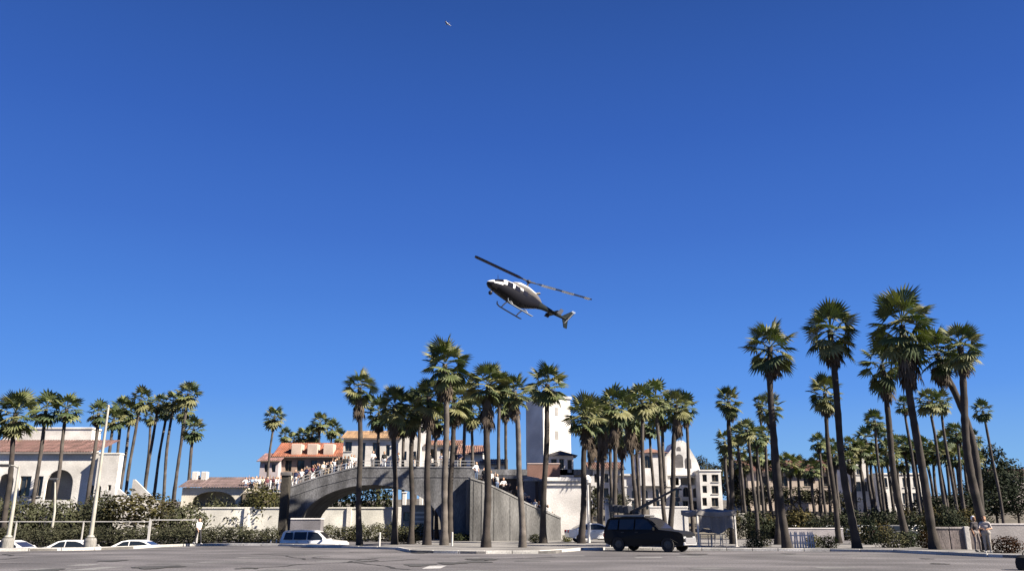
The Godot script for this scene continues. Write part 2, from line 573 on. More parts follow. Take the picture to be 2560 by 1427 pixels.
func house(called: String, label: String, category: String, d: float, px0: float, px1: float, ptop: float, pbase: float, deep: float, col: Color, opens: Array, group := "") -> Dictionary:
	var pm := (ptop + pbase) / 2
	var x0 := P(px0, pm, d).x
	var x1 := P(px1, pm, d).x
	var y1 := P(1280, ptop, d).y
	var y0 := P(1280, pbase, d).y
	var root := thing(called, label, category, Vector3(x0, y0, -d), 0.0, group)
	var h := {"root": root, "x0": x0, "y0": y0, "d": d, "w": x1 - x0, "h": y1 - y0, "deep": deep}
	var list := []
	for o in opens:
		var oy: float = (float(o[1]) + o[3]) / 2
		var ax := P(o[0], oy, d).x - x0
		var bx := P(o[2], oy, d).x - x0
		var ay := maxf(P(1280, o[3], d).y - y0, 0.02)
		var by := P(1280, o[1], d).y - y0
		list.append({"r": Rect2(ax, ay, bx - ax, by - ay), "arch": String(o[4]).begins_with("arch"), "kind": String(o[4])})
	var w: float = h.w
	var t := 0.28
	var mb := Mb.new()
	wall_face(mb, w, h.h, t, list, col)
	var low := -0.4 if category == "kiosk" else -1.5
	mb.quad(Vector3(0, low, -deep), Vector3(0, low, 0), Vector3(0, h.h, 0), Vector3(0, h.h, -deep), col)
	mb.quad(Vector3(w, low, 0), Vector3(w, low, -deep), Vector3(w, h.h, -deep), Vector3(w, h.h, 0), col)
	mb.quad(Vector3(w, low, -deep), Vector3(0, low, -deep), Vector3(0, h.h, -deep), Vector3(w, h.h, -deep), col)
	mb.quad(Vector3(0, h.h, 0), Vector3(w, h.h, 0), Vector3(w, h.h, -deep), Vector3(0, h.h, -deep), col)
	mb.quad(Vector3(0, low, 0), Vector3(w, low, 0), Vector3(w, 0, 0), Vector3(0, 0, 0), col)
	part("wall", mb, mats.plaster, root)
	for o in list:
		var a: Vector2 = o.r.position
		var b: Vector2 = o.r.end
		if o.kind == "void" or o.kind == "arch_void":
			var back := Mb.new()    # an open loggia: its back wall stands deeper in
			var z := -minf(2.2, deep * 0.4)
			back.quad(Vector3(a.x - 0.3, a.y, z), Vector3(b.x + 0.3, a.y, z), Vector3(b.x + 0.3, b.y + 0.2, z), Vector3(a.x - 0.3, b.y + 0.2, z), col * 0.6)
			part("loggia_back_wall", back, mats.plaster, root)
			continue
		var fr := Mb.new()
		var fc := Color(0.16, 0.13, 0.1)
		var f := 0.07
		var zf := -t + 0.06
		fr.box(Vector3(a.x + f / 2, (a.y + b.y) / 2, zf), Vector3(f, b.y - a.y, 0.07), fc)
		fr.box(Vector3(b.x - f / 2, (a.y + b.y) / 2, zf), Vector3(f, b.y - a.y, 0.07), fc)
		fr.box(Vector3((a.x + b.x) / 2, b.y - f / 2, zf), Vector3(b.x - a.x - 2 * f, f, 0.065), fc)
		fr.box(Vector3((a.x + b.x) / 2, a.y + f / 2, zf), Vector3(b.x - a.x - 2 * f, f, 0.065), fc)
		if o.kind == "door":
			var dr := part("door", fr, mats.white_metal, root)
			var leafm := Mb.new()
			leafm.box(Vector3((a.x + b.x) / 2, (a.y + b.y) / 2, zf - 0.03), Vector3(b.x - a.x - 0.1, b.y - a.y - 0.1, 0.04), Color(0.03, 0.025, 0.02))
			part("door_leaf", leafm, mats.white_metal, dr)
		else:
			fr.box(Vector3((a.x + b.x) / 2, (a.y + b.y) / 2, zf), Vector3(f * 0.8, b.y - a.y - 2 * f, 0.06), fc)
			var wn := part("window", fr, mats.white_metal, root)
			var pane := Mb.new()
			pane.box(Vector3((a.x + b.x) / 2, (a.y + b.y) / 2, zf - 0.04), Vector3(b.x - a.x, b.y - a.y, 0.02), Color(0.025, 0.03, 0.035))
			part("pane", pane, mats.glass, wn)
			if o.kind == "window" and b.x - a.x > 0.8:
				var sill := Mb.new()
				sill.box(Vector3((a.x + b.x) / 2, a.y - 0.05, 0.04), Vector3(b.x - a.x + 0.2, 0.08, 0.14), col * 0.92)
				part("sill", sill, mats.plaster, wn)
	return h


func tile_slope(mb: Mb, x0: float, x1: float, ya: float, za: float, yb: float, zb: float, col: Color) -> void:   # rows of barrel tiles from the eave (a) to the ridge (b)
	var n := maxi(2, int(absf(x1 - x0) / 0.3))
	var step := (x1 - x0) / n
	var up := Vector3(0, yb - ya, zb - za)
	var nor := Vector3(1, 0, 0).cross(up).normalized()
	if nor.y < 0:
		nor = -nor
	var prof := [0.0, 0.075, 0.105, 0.075, 0.0]
	var rows := 4
	for i in n:
		for r in rows:
			var ca := vary(col, 0.3)
			var lift := 0.02
			for k in 4:
				var xa := x0 + step * (i + k / 4.0)
				var xb := x0 + step * (i + (k + 1) / 4.0)
				var e0 := Vector3(0, ya, za) + up * (float(r) / rows)
				var e1 := Vector3(0, ya, za) + up * (float(r + 1) / rows)
				var A: Vector3 = Vector3(xa, 0, 0) + e0 + nor * (prof[k] + lift)
				var B: Vector3 = Vector3(xb, 0, 0) + e0 + nor * (prof[k + 1] + lift)
				var C: Vector3 = Vector3(xb, 0, 0) + e1 + nor * prof[k + 1]
				var D: Vector3 = Vector3(xa, 0, 0) + e1 + nor * prof[k]
				if zb < za: mb.quad(A, B, C, D, ca)
				else: mb.quad(B, A, D, C, ca)


func gable_roof(h: Dictionary, over: float, rise: float, col: Color, run := -1.0) -> void:   # ridge along the facade
	var mb := Mb.new()
	var deep: float = h.deep
	var half := deep / 2 if run < 0 else run
	tile_slope(mb, -over, h.w + over, h.h - 0.05, over, h.h + rise, -half, col)
	tile_slope(mb, -over, h.w + over, h.h - 0.05, -deep - over, h.h + rise, -half, col)
	var rf := part("roof", mb, mats.roof_tile, h.root)
	var fas := Mb.new()
	fas.box(Vector3(h.w / 2, h.h - 0.1, over - 0.02), Vector3(h.w + 2 * over, 0.14, 0.06), Color(0.2, 0.15, 0.12))
	part("fascia", fas, mats.white_metal, rf)
	var ends := Mb.new()
	for x in [0.02, h.w - 0.02]:
		ends.prism(PackedVector2Array([Vector2(-over * 0.5, h.h), Vector2(half, h.h + rise * 0.96), Vector2(deep, h.h)]), -0.02, 0.02, Color(0.6, 0.57, 0.52), Transform3D(Basis(Vector3(0, 0, -1), Vector3.UP, Vector3(1, 0, 0)), Vector3(x, 0, 0)))
	part("gable_end", ends, mats.plaster, rf)


func hip_roof(parent: Node3D, called: String, x0: float, x1: float, y: float, z0: float, z1: float, rise: float, col: Color) -> void:
	var mb := Mb.new()
	var ridge := maxf(0.02, (x1 - x0) / 2 - absf(z1 - z0) / 2)
	var cx := (x0 + x1) / 2
	var cz := (z0 + z1) / 2
	var a := Vector3(x0, y, z1)
	var b := Vector3(x1, y, z1)
	var c := Vector3(x1, y, z0)
	var d := Vector3(x0, y, z0)
	var r0 := Vector3(cx - ridge, y + rise, cz)
	var r1 := Vector3(cx + ridge, y + rise, cz)
	mb.quad(a, b, r1, r0, col); mb.quad(c, d, r0, r1, col * 0.95)
	mb.tri(b, c, r1, col); mb.tri(d, a, r0, col)
	mb.quad(a, d, c, b, col * 0.8)
	part(called, mb, mats.roof_tile, parent)


func cornice(h: Dictionary, tall: float, out: float, col: Color, called := "cornice") -> void:
	var mb := Mb.new()
	mb.box(Vector3(h.w / 2, h.h - tall / 2 + 0.1, -h.deep / 2), Vector3(h.w + out * 2, tall, h.deep + out * 2), col, Basis(), 0.05)
	part(called, mb, mats.plaster, h.root)


func railing(called: String, label: String, pts: Array, tall: float, post_gap: float, col: Color, rails: int, thick := 0.05, parent: Node3D = null) -> Node3D:
	var root := parent
	if root == null:
		root = thing(called, label, "railing", pts[0])
	var o: Vector3 = root.position if parent == null else Vector3.ZERO
	for i in pts.size() - 1:
		var a: Vector3 = pts[i] - o
		var b: Vector3 = pts[i + 1] - o
		var l := a.distance_to(b)
		for r in rails:
			var y := tall * (1.0 - float(r) / rails)
			var mb := Mb.new()
			mb.bar(a + Vector3(0, y, 0), b + Vector3(0, y, 0), thick, thick, col)
			part("rail", mb, mats.white_metal, root)
		var n := maxi(1, int(l / post_gap))
		for k in n + (1 if i == pts.size() - 2 else 0):
			var p := a.lerp(b, float(k) / n)
			var mb := Mb.new()
			mb.box(p + Vector3(0, tall / 2 + 0.02, 0.002), Vector3(thick * 1.3, tall + 0.06, thick * 1.3), col)
			part("post", mb, mats.white_metal, root)
	return root


func make_bridge() -> void:
	var d := 80.0
	var conc := Color(0.21, 0.213, 0.226)
	var x0 := P(712, 1250, d).x
	var x1 := P(1185, 1250, d).x
	var ya := P(1280, 1222, d).y
	var yb := P(1280, 1169, d).y
	var root := thing("pier_bridge", "grey concrete pier bridge with a wide arch and spectators on top", "bridge", Vector3(0, 0, -d))
	var poly := PackedVector2Array([Vector2(x0, -0.6), Vector2(x0, ya), Vector2(P(800, 1190, d).x, P(1280, 1192, d).y), Vector2(P(890, 1169, d).x, yb), Vector2(x1, yb), Vector2(x1, -0.6)])
	var ax0 := P(748, 1300, d).x
	var ax1 := P(1102, 1300, d).x
	poly.append(Vector2(ax1, -0.6))
	var arc := arc_points(ax0, ax1, P(1280, 1318, d).y, P(1280, 1212, d).y - P(1280, 1318, d).y, 28)
	arc.reverse()
	poly.append_array(arc)
	poly.append(Vector2(ax0, -0.6))
	var body := Mb.new()
	body.prism(poly, -8.0, 0.0, conc)
	part("arch_body", body, mats.concrete, root)
	# arch ring standing a little proud of the spandrel
	var ring := Mb.new()
	for i in arc.size() - 1:
		var p := arc[i]
		var q := arc[i + 1]
		var c := Vector2((ax0 + ax1) / 2, P(1280, 1330, d).y - 3.0)
		var po := p + (p - c).normalized() * 0.35
		var qo := q + (q - c).normalized() * 0.35
		ring.prism(PackedVector2Array([p, po, qo, q]), 0.0, 0.06, conc * 1.08)
	part("arch_ring", ring, mats.concrete, root)
	var cop := Mb.new()
	var tops := [Vector2(x0, ya), Vector2(P(800, 1190, d).x, P(1280, 1192, d).y), Vector2(P(890, 1169, d).x, yb), Vector2(x1, yb)]
	for i in 3:
		var a: Vector2 = tops[i]
		var b: Vector2 = tops[i + 1]
		cop.bar(Vector3(a.x, a.y + 0.05, -0.12), Vector3(b.x, b.y + 0.05, -0.12), 0.34, 0.14, conc * 1.5)
	part("coping", cop, mats.concrete, root)
	var sc := Mb.new()
	for i in 3:
		var a: Vector2 = tops[i]
		var b: Vector2 = tops[i + 1]
		sc.bar(Vector3(a.x, a.y - 0.85, 0.0), Vector3(b.x, b.y - 0.85, 0.0), 0.09, 0.09, conc * 1.15)
	part("string_course", sc, mats.concrete, root)
	var pts := []
	for t in tops:
		pts.append(Vector3(t.x, t.y + 0.1, -0.15))
	railing("", "", pts, 0.55, 1.6, Color(0.42, 0.42, 0.42), 2, 0.05, root)
	# pier deck behind the bridge, on pillars
	var deck := Mb.new()
	var dx0 := P(1170, 1180, 90).x
	var dx1 := P(1478, 1180, 90).x
	deck.box(Vector3((dx0 + dx1) / 2, 6.75, -18), Vector3(dx1 - dx0, 0.6, 20), conc * 1.3)
	part("deck", deck, mats.concrete, root)
	for k in 4:
		var pl := Mb.new()
		pl.box(Vector3(lerpf(dx0 + 1.0, dx1 - 0.6, k / 3.0), 3.1, -9.5), Vector3(0.7, 6.7, 0.7), conc * 0.8)
		part("pillar", pl, mats.concrete, root)
	# the tall pier at the left end of the bridge
	var lp := thing("end_pillar", "dark brown square post at the left end of the pier bridge", "post", P(706, 1320, 78.5))
	var pm := Mb.new()
	pm.box(Vector3(0, 1.6, 0), Vector3(0.75, 6.2, 0.75), Color(0.07, 0.06, 0.05), Basis(), 0.05)
	pm.box(Vector3(0, 4.85, 0), Vector3(0.95, 0.3, 0.95), Color(0.2, 0.19, 0.19), Basis(), 0.04)
	part("shaft", pm, mats.concrete, lp)
	# curved stair wall that comes down from the bridge towards the right
	var line := [[1172, 1197, 79.9], [1176, 1197, 73.0], [1205, 1206, 73.2], [1235, 1219, 73.8], [1275, 1238, 74.8], [1315, 1259, 76.0], [1360, 1279, 77.2], [1402, 1297, 78.2]]
	var st := thing("pier_stairway", "light concrete stairway curving down from the pier bridge to the right", "stairway", Vector3(0, 0, 0))
	var w := Mb.new()
	var cp := Mb.new()
	var wc := Color(0.2, 0.2, 0.2)
	for i in line.size() - 1:
		var a := P(line[i][0], line[i][1], line[i][2])
		var b := P(line[i + 1][0], line[i + 1][1], line[i + 1][2])
		var nn := Vector3(-(b - a).z, 0, (b - a).x).normalized() * 0.3   # towards the back
		if nn.z > 0: nn = -nn
		var a0 := Vector3(a.x, -0.2, a.z)
		var b0 := Vector3(b.x, -0.2, b.z)
		w.quad(a0, b0, b, a, wc)
		w.quad(b0 + nn, a0 + nn, a + nn, b + nn, wc)
		w.quad(a, b, b + nn, a + nn, wc)
		cp.bar(a + Vector3(0, 0.07, 0) + nn * 0.5, b + Vector3(0, 0.07, 0) + nn * 0.5, 0.42, 0.14, wc * 1.5)
		if i == line.size() - 2:
			w.quad(b0, b0 + nn, b + nn, b, wc)
	part("outer_wall", w, mats.concrete, st)
	part("coping", cp, mats.concrete, st)
	for i in range(2, line.size() - 1):      # form joints as shallow ribs
		var a := P(line[i][0], line[i][1], line[i][2])
		var jm := Mb.new()
		jm.box(Vector3(a.x, a.y / 2 - 0.12, a.z + 0.01), Vector3(0.07, a.y, 0.05), wc * 0.8)
		part("form_joint", jm, mats.concrete, st)
	var a1 := P(1184, 1196, 75.5)
	var b1 := P(1392, 1296, 79.8)
	for k in 26:
		var sb := Mb.new()
		var q := a1.lerp(b1, (k + 0.5) / 26.0)
		var top := lerpf(5.2, 1.0, k / 25.0)
		sb.box(Vector3(q.x, top / 2, q.z - 0.2), Vector3(0.62, top, 2.6), vary(Color(0.2, 0.195, 0.19), 0.1), Basis(Vector3.UP, -0.35))
		part("step", sb, mats.concrete, st)
	# back wall of the stair, shade put into its dark colour, with a pale coping
	var bw := Mb.new()
	var back := [[1186, 1190, 86.0], [1312, 1190, 84.0], [1345, 1196, 82.0]]
	for i in 2:
		var a := P(back[i][0], back[i][1], back[i][2])
		var b := P(back[i + 1][0], back[i + 1][1], back[i + 1][2])
		bw.bar(Vector3(a.x, a.y - 0.12, a.z + 0.15), Vector3(b.x, b.y - 0.12, b.z + 0.15), 0.3, 0.3, Color(0.5, 0.49, 0.47))
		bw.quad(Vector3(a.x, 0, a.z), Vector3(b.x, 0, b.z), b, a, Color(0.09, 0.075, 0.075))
	part("back_wall", bw, mats.concrete, st)
	# pale buildings of the pier head
	var tw := house("stair_tower", "white box tower with a heavy cornice beside the pier stairway", "tower", 80.2, 1366, 1462, 1196, 1350, 5.0, Color(0.72, 0.7, 0.68), [])
	cornice(tw, 0.34, 0.28, Color(0.74, 0.72, 0.7))
	var lip := Mb.new()
	lip.box(Vector3(tw.w / 2, tw.h - 0.55, -2.5), Vector3(tw.w + 0.3, 0.18, 5.3), Color(0.6, 0.58, 0.56))
	part("string_course", lip, mats.plaster, tw.root)
	var fin := Mb.new()
	fin.prism(PackedVector2Array([Vector2(0, 0), Vector2(0.75, 0), Vector2(0.28, 3.2), Vector2(0.2, 5.9), Vector2(0, 5.9)]), -0.6, 0.0, Color(0.7, 0.68, 0.66), Transform3D(Basis(), Vector3(tw.w, -0.05, -0.02)))
	part("buttress", fin, mats.plaster, tw.root)
	var gr := house("shaded_stair_block", "block with shade painted in grey between the curved stairway and the white tower", "building", 82.4, 1310, 1366, 1200, 1352, 3.0, Color(0.2, 0.195, 0.2), [])  # set-back side of the white tower, its shade put into the grey
	cornice(gr, 0.2, 0.06, Color(0.5, 0.49, 0.48))
	var hut := house("pier_kiosk", "small white kiosk with a dark pyramid roof on the pier deck", "kiosk", 88.0, 1372, 1434, 1139, 1182, 3.0, Color(0.74, 0.72, 0.71), [[1378, 1147, 1392, 1172, "window"], [1398, 1147, 1410, 1172, "window"], [1419, 1149, 1430, 1182, "door"]])
	hip_roof(hut.root, "roof", -0.45, hut.w + 0.45, hut.h, -3.4, 0.45, 0.65, Color(0.07, 0.06, 0.065))
	var lw := house("terrace_wall", "low terracotta terrace wall left of the pier kiosk", "wall", 87.0, 1318, 1400, 1160, 1184, 0.3, Color(0.27, 0.15, 0.12), [])
	cornice(lw, 0.1, 0.04, Color(0.45, 0.36, 0.33), "coping")
	# tall white tower seen corner on
	var c := P(1358, 1090, 112.0)
	var top_y := P(1280, 986, 112.0).y
	var twr := thing("white_tower", "tall plain square white tower standing corner-on behind the centre palms", "tower", Vector3(c.x, height_at(c.x, 112.0), c.z))
	var tm := Mb.new()
	var th := top_y - twr.position.y
	var rot := Basis(Vector3.UP, deg_to_rad(30.0))
	tm.box(rot * Vector3(2.25, 0, -2.25) + Vector3(0, th / 2 - 0.5, 0), Vector3(4.5, th + 1.0, 4.5), Color(0.76, 0.74, 0.7), rot)
	part("wall", tm, mats.plaster, twr)
	var tb := Mb.new()
	tb.box(rot * Vector3(2.25, 0, -2.25) + Vector3(0, th - 0.15, 0), Vector3(4.9, 0.35, 4.9), Color(0.6, 0.58, 0.55), rot, 0.06)
	part("cornice", tb, mats.plaster, twr)
	for k in 3:
		var vent := Mb.new()
		vent.box(rot * Vector3(2.2, 0, 0.0) + Vector3(0, th - 2.2 - k * 3.2, 0), Vector3(0.5, 1.1, 0.06), Color(0.3, 0.29, 0.28), rot)
		part("vent", vent, mats.white_metal, twr)


func make_left_buildings() -> void:
	var white := Color(0.74, 0.72, 0.68)
	var tile := Color(0.18, 0.1, 0.09)
	var low := house("arcade_building", "long white two-tier building with arches and a red tile roof at far left", "building", 92.0, -150, 238, 1130, 1250, 4.5, white, [[112, 1174, 180, 1250, "arch_void"], [-8, 1184, 30, 1250, "arch_void"], [46, 1190, 74, 1240, "window"], [82, 1190, 104, 1240, "window"], [-60, 1190, -22, 1250, "arch_void"], [216, 1212, 234, 1238, "arch"]])
	var mb := Mb.new()
	var yb: float = P(1280, 1101, 97.0).y - low.y0
	tile_slope(mb, -0.3, low.w - 0.2, low.h - 0.05, 0.35, yb, -5.0, tile)
	var rf := part("roof", mb, mats.roof_tile, low.root)
	var fas := Mb.new()
	fas.box(Vector3(low.w / 2, low.h - 0.12, 0.36), Vector3(low.w + 0.3, 0.18, 0.06), Color(0.3, 0.26, 0.24))
	part("fascia", fas, mats.white_metal, rf)
	var upx := P(226, 1090, 97.0).x
	var upl := P(4, 1090, 97.0).x
	var upper := Mb.new()
	var uy: float = P(1280, 1071, 97.0).y - low.y0
	upper.box(Vector3((upx + upl) / 2 - low.x0, uy / 2, -6.2), Vector3(upx - upl, uy, 2.2), white)
	var upn := part("upper_storey", upper, mats.plaster, low.root)
	var par := Mb.new()
	par.box(Vector3((upx + upl) / 2 - low.x0, uy + 0.04, -6.2), Vector3(upx - upl + 0.2, 0.2, 2.4), white * 0.97, Basis(), 0.04)
	part("parapet_coping", par, mats.plaster, upn)
	var wing := house("white_wing", "tall blank white end wall at the right of the arcade building", "building", 91.0, 238, 291, 1134, 1246, 1.0, Color(0.75, 0.73, 0.7), [[268, 1212, 276, 1226, "window"], [240, 1214, 250, 1246, "arch"]])
	cornice(wing, 0.16, 0.06, white)
	# sloping stair wall right of it
	var so := P(292, 1240, 88.0)
	var ss := thing("sloping_stair_wall", "white diagonal stair walls stepping down right of the blank end wall", "stairway", Vector3(so.x, so.y - 3.9, so.z))
	for k in 2:
		var m := Mb.new()
		var w := 3.2
		m.prism(PackedVector2Array([Vector2(0, 0), Vector2(w, 0), Vector2(w, 2.4 + k * 0.7), Vector2(0.2, 4.6 + k * 1.1), Vector2(0, 4.6 + k * 1.1)]), -0.25, 0.0, white if k == 0 else Color(0.62, 0.6, 0.57), Transform3D(Basis(), Vector3(-0.1 + k * 0.6, 0, -k * 2.0)))
		part("parapet", m, mats.plaster, ss)
	for k in 9:
		var m := Mb.new()
		m.box(Vector3(0.2 + k * 0.34, (4.0 - k * 0.22) / 2, -1.1), Vector3(0.34, 4.0 - k * 0.22, 1.6), grey(0.33))
		part("step", m, mats.concrete, ss)
	# low building with segmental arches
	var lb := house("arched_pavilion", "low cream pavilion with a dull pink tile roof and wide arches", "building", 98.0, 452, 612, 1219, 1275, 9.0, Color(0.72, 0.68, 0.58), [[478, 1228, 588, 1275, "arch_void"], [600, 1234, 611, 1275, "arch_void"]])
	var lm := Mb.new()
	tile_slope(lm, -0.5, lb.w + 0.3, lb.h - 0.05, 0.45, P(1280, 1194, 102.0).y - lb.y0, -4.0, Color(0.17, 0.12, 0.118))
	tile_slope(lm, -0.5, lb.w + 0.3, lb.h - 0.05, -8.6, P(1280, 1194, 102.0).y - lb.y0, -4.0, Color(0.17, 0.12, 0.118))
	var lr := part("roof", lm, mats.roof_tile, lb.root)
	var ch := Mb.new()
	for k in 2:
		ch.box(Vector3(0.2 + k * 1.1, lb.h + 1.35, -3.2), Vector3(0.7, 1.3, 0.8), Color(0.7, 0.66, 0.62), Basis(), 0.05)
	part("chimney", ch, mats.plaster, lr)
	# long white garden wall, seen left of the bridge and through its arch
	var gw := house("garden_wall", "long white garden wall left of the bridge, seen again under the arch", "wall", 94.5, 486, 1000, 1271, 1346, 0.35, Color(0.76, 0.75, 0.68), [])
	for k in 12:
		var cm := Mb.new()
		cm.box(Vector3((k + 0.5) * gw.w / 12, gw.h + 0.06, -0.17), Vector3(gw.w / 12 - 0.03, 0.16, 0.5), vary(Color(0.7, 0.69, 0.63), 0.06), Basis(), 0.03)
		part("coping_stone", cm, mats.plaster, gw.root)
	for k in 5:
		var pm := Mb.new()
		pm.box(Vector3(k * gw.w / 4.0, gw.h / 2, -0.1), Vector3(0.5, gw.h + 0.2, 0.62), Color(0.74, 0.72, 0.66))
		part("pier", pm, mats.plaster, gw.root)
	# terrace for the spectators at the far left end of the pier
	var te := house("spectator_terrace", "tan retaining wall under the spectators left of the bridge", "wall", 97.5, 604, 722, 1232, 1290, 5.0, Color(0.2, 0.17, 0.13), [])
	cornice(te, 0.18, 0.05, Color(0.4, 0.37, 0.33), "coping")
	# grey ramp wall with white rail under the arch, and a white kiosk with a striped board
	var rw := house("ramp_wall", "grey ramp wall with a white handrail under the left of the arch", "wall", 74.0, 724, 800, 1298, 1350, 1.2, Color(0.2, 0.195, 0.21), [])
	cornice(rw, 0.12, 0.05, Color(0.6, 0.59, 0.58), "handrail")
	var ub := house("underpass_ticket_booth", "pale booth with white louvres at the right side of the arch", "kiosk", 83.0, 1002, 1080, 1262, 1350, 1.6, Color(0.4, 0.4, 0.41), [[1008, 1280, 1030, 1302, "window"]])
	for k in 4:
		var m := Mb.new()
		m.box(Vector3(1.9, 1.3 + k * 0.42, 0.05), Vector3(1.1, 0.16, 0.08), Color(0.72, 0.72, 0.7))
		part("louvre", m, mats.white_metal, ub.root)
	for q in [[1052, 1230, 1262], [1010, 1232, 1262], [985, 1226, 1270]]:
		var o := P(q[0], q[2], 96.0)
		var h := P(1280, q[1], 96.0).y - o.y
		var m := Mb.new()
		m.box(Vector3(0, h / 2 - 0.8, 0), Vector3(0.42, h + 1.6, 0.42), Color(0.72, 0.71, 0.69), Basis(), 0.03)
		m.box(Vector3(0, h + 0.06, 0), Vector3(0.56, 0.12, 0.56), Color(0.72, 0.71, 0.69))
		var po := part("white_gate_post", m, mats.plaster, self, Transform3D(Basis(), o))
		tag(po, {1052: "tallest white gate post seen under the arch beside the louvred booth", 1010: "white gate post seen under the arch left of the louvred booth", 985: "white gate post seen under the arch at the right end of the garden wall"}[q[0]], "post", "white posts under the arch")


func make_hill_buildings() -> void:
	var white := Color(0.72, 0.7, 0.66)
	var a := house("orange_roof_house", "wide house with a bright orange tile roof on the hill behind the bridge", "house", 140.0, 690, 858, 1142, 1200, 9.0, Color(0.36, 0.27, 0.22), [[712, 1150, 728, 1178, "window"], [742, 1150, 760, 1178, "window"], [776, 1150, 792, 1178, "window"], [806, 1150, 824, 1178, "window"], [834, 1150, 848, 1178, "window"]])
	gable_roof(a, 0.8, 2.7, Color(0.35, 0.125, 0.07))
	for k in 3:
		var m := Mb.new()
		m.box(Vector3(a.w * (0.28 + k * 0.24), a.h + 1.2, -0.9), Vector3(1.7, 1.9, 2.0), Color(0.62, 0.5, 0.42), Basis(), 0.05)
		part("dormer", m, mats.plaster, a.root)
	var b := house("rose_roof_house", "low house with a faded rose tile roof at the left end of the hill", "house", 138.0, 648, 694, 1152, 1200, 8.0, Color(0.45, 0.4, 0.42), [[660, 1160, 670, 1180, "window"], [678, 1160, 688, 1180, "window"]])
	gable_roof(b, 0.5, 1.5, Color(0.36, 0.2, 0.19))
	var c := house("white_gabled_house", "white hillside house with three dark windows under a tan roof", "house", 128.0, 856, 1002, 1096, 1190, 9.0, white, [[862, 1104, 879, 1128, "window"], [896, 1106, 912, 1172, "window"], [930, 1106, 944, 1166, "window"], [964, 1112, 974, 1140, "window"], [980, 1112, 988, 1140, "window"], [866, 1146, 884, 1172, "window"]])
	gable_roof(c, 0.5, 1.6, Color(0.38, 0.24, 0.13))
	var d := house("curved_gable_house", "white house with a curved parapet gable between the palm trunks", "house", 124.0, 994, 1050, 1108, 1190, 8.0, Color(0.74, 0.71, 0.66), [[1004, 1106 + 22, 1016, 1150, "window"], [1028, 1128, 1040, 1150, "window"]])
	var gm := Mb.new()
	gm.prism(PackedVector2Array([Vector2(0, d.h), Vector2(d.w, d.h), Vector2(d.w * 0.82, d.h + 1.0), Vector2(d.w * 0.66, d.h + 2.0), Vector2(d.w * 0.5, d.h + 2.4), Vector2(d.w * 0.34, d.h + 2.0), Vector2(d.w * 0.18, d.h + 1.0)]), -0.4, 0.0, Color(0.74, 0.71, 0.66))
	part("parapet_gable", gm, mats.plaster, d.root)
	var e := house("slim_white_tower", "slim white chimney-like tower behind the left centre palms", "tower", 126.0, 1043, 1066, 1052, 1190, 2.4, Color(0.75, 0.72, 0.7), [[1050, 1066, 1058, 1082, "window"]])
	cornice(e, 0.25, 0.12, Color(0.7, 0.67, 0.64))
	var f := house("balcony_house", "white house with dark balconies behind the tallest centre palm", "house", 126.0, 1066, 1150, 1112, 1190, 9.0, white, [[1074, 1122, 1090, 1146, "void"], [1100, 1122, 1122, 1146, "void"], [1132, 1118, 1144, 1150, "window"], [1076, 1156, 1094, 1180, "window"], [1104, 1156, 1122, 1180, "window"]])
	gable_roof(f, 0.4, 1.1, Color(0.3, 0.15, 0.1))
	var g := house("rust_roof_house", "small white house with a rust tile roof right of the balcony house", "house", 120.0, 1148, 1206, 1134, 1190, 8.0, white, [[1154, 1154, 1166, 1176, "window"], [1176, 1154, 1196, 1176, "void"]])
	gable_roof(g, 0.5, 1.5, Color(0.3, 0.16, 0.12))
	var h := house("stepped_white_house", "white stepped house behind the shaded centre palm", "house", 118.0, 1204, 1262, 1160, 1195, 7.0, white, [[1212, 1168, 1222, 1184, "window"], [1236, 1168, 1248, 1184, "window"]])
	gable_roof(h, 0.4, 0.9, Color(0.28, 0.15, 0.11))
	# right side, behind the tall palms
	var r := house("terracotta_roof_block", "long tan block with a terracotta roof behind the right-hand grove", "building", 152.0, 1872, 2165, 1178, 1268, 12.0, Color(0.5, 0.42, 0.36), [[1900, 1190, 1920, 1216, "window"], [1950, 1190, 1970, 1216, "window"], [2010, 1190, 2030, 1216, "window"], [2060, 1190, 2080, 1216, "window"], [2110, 1190, 2130, 1216, "window"], [1900, 1228, 1920, 1256, "window"], [1950, 1228, 1970, 1256, "window"], [2010, 1228, 2030, 1256, "window"], [2060, 1228, 2080, 1256, "window"], [2110, 1228, 2130, 1256, "window"]])
	gable_roof(r, 0.8, 2.4, Color(0.4, 0.2, 0.15))
	var s := house("white_gable_end", "narrow white gable end rising over the grove right of the terracotta roof", "house", 140.0, 2132, 2176, 1146, 1270, 9.0, white, [[2142, 1164, 2154, 1186, "window"], [2142, 1204, 2154, 1228, "window"], [2160, 1204, 2170, 1228, "window"]])
	var sm := Mb.new()
	sm.prism(PackedVector2Array([Vector2(0, s.h), Vector2(s.w, s.h), Vector2(s.w / 2, s.h + 1.7)]), -8.0, 0.0, white)
	part("gable", sm, mats.plaster, s.root)
	var t := house("grove_white_house", "white flat-roofed house glimpsed between the far right palm trunks", "house", 138.0, 2196, 2306, 1184, 1280, 9.0, white, [[2206, 1194, 2220, 1218, "window"], [2232, 1194, 2246, 1218, "window"], [2258, 1194, 2272, 1218, "window"], [2284, 1194, 2298, 1218, "window"], [2206, 1232, 2220, 1260, "window"], [2232, 1232, 2246, 1260, "window"], [2258, 1232, 2272, 1260, "window"], [2284, 1232, 2298, 1260, "window"]])
	cornice(t, 0.25, 0.15, white * 0.95)
	var u := house("pale_far_house", "pale house with a small red roof at the far right edge", "house", 165.0, 2498, 2600, 1190, 1240, 8.0, Color(0.5, 0.45, 0.43), [[2506, 1198, 2516, 1214, "window"], [2526, 1198, 2536, 1214, "window"], [2546, 1198, 2556, 1214, "window"]])
	gable_roof(u, 0.5, 1.6, Color(0.33, 0.2, 0.17))


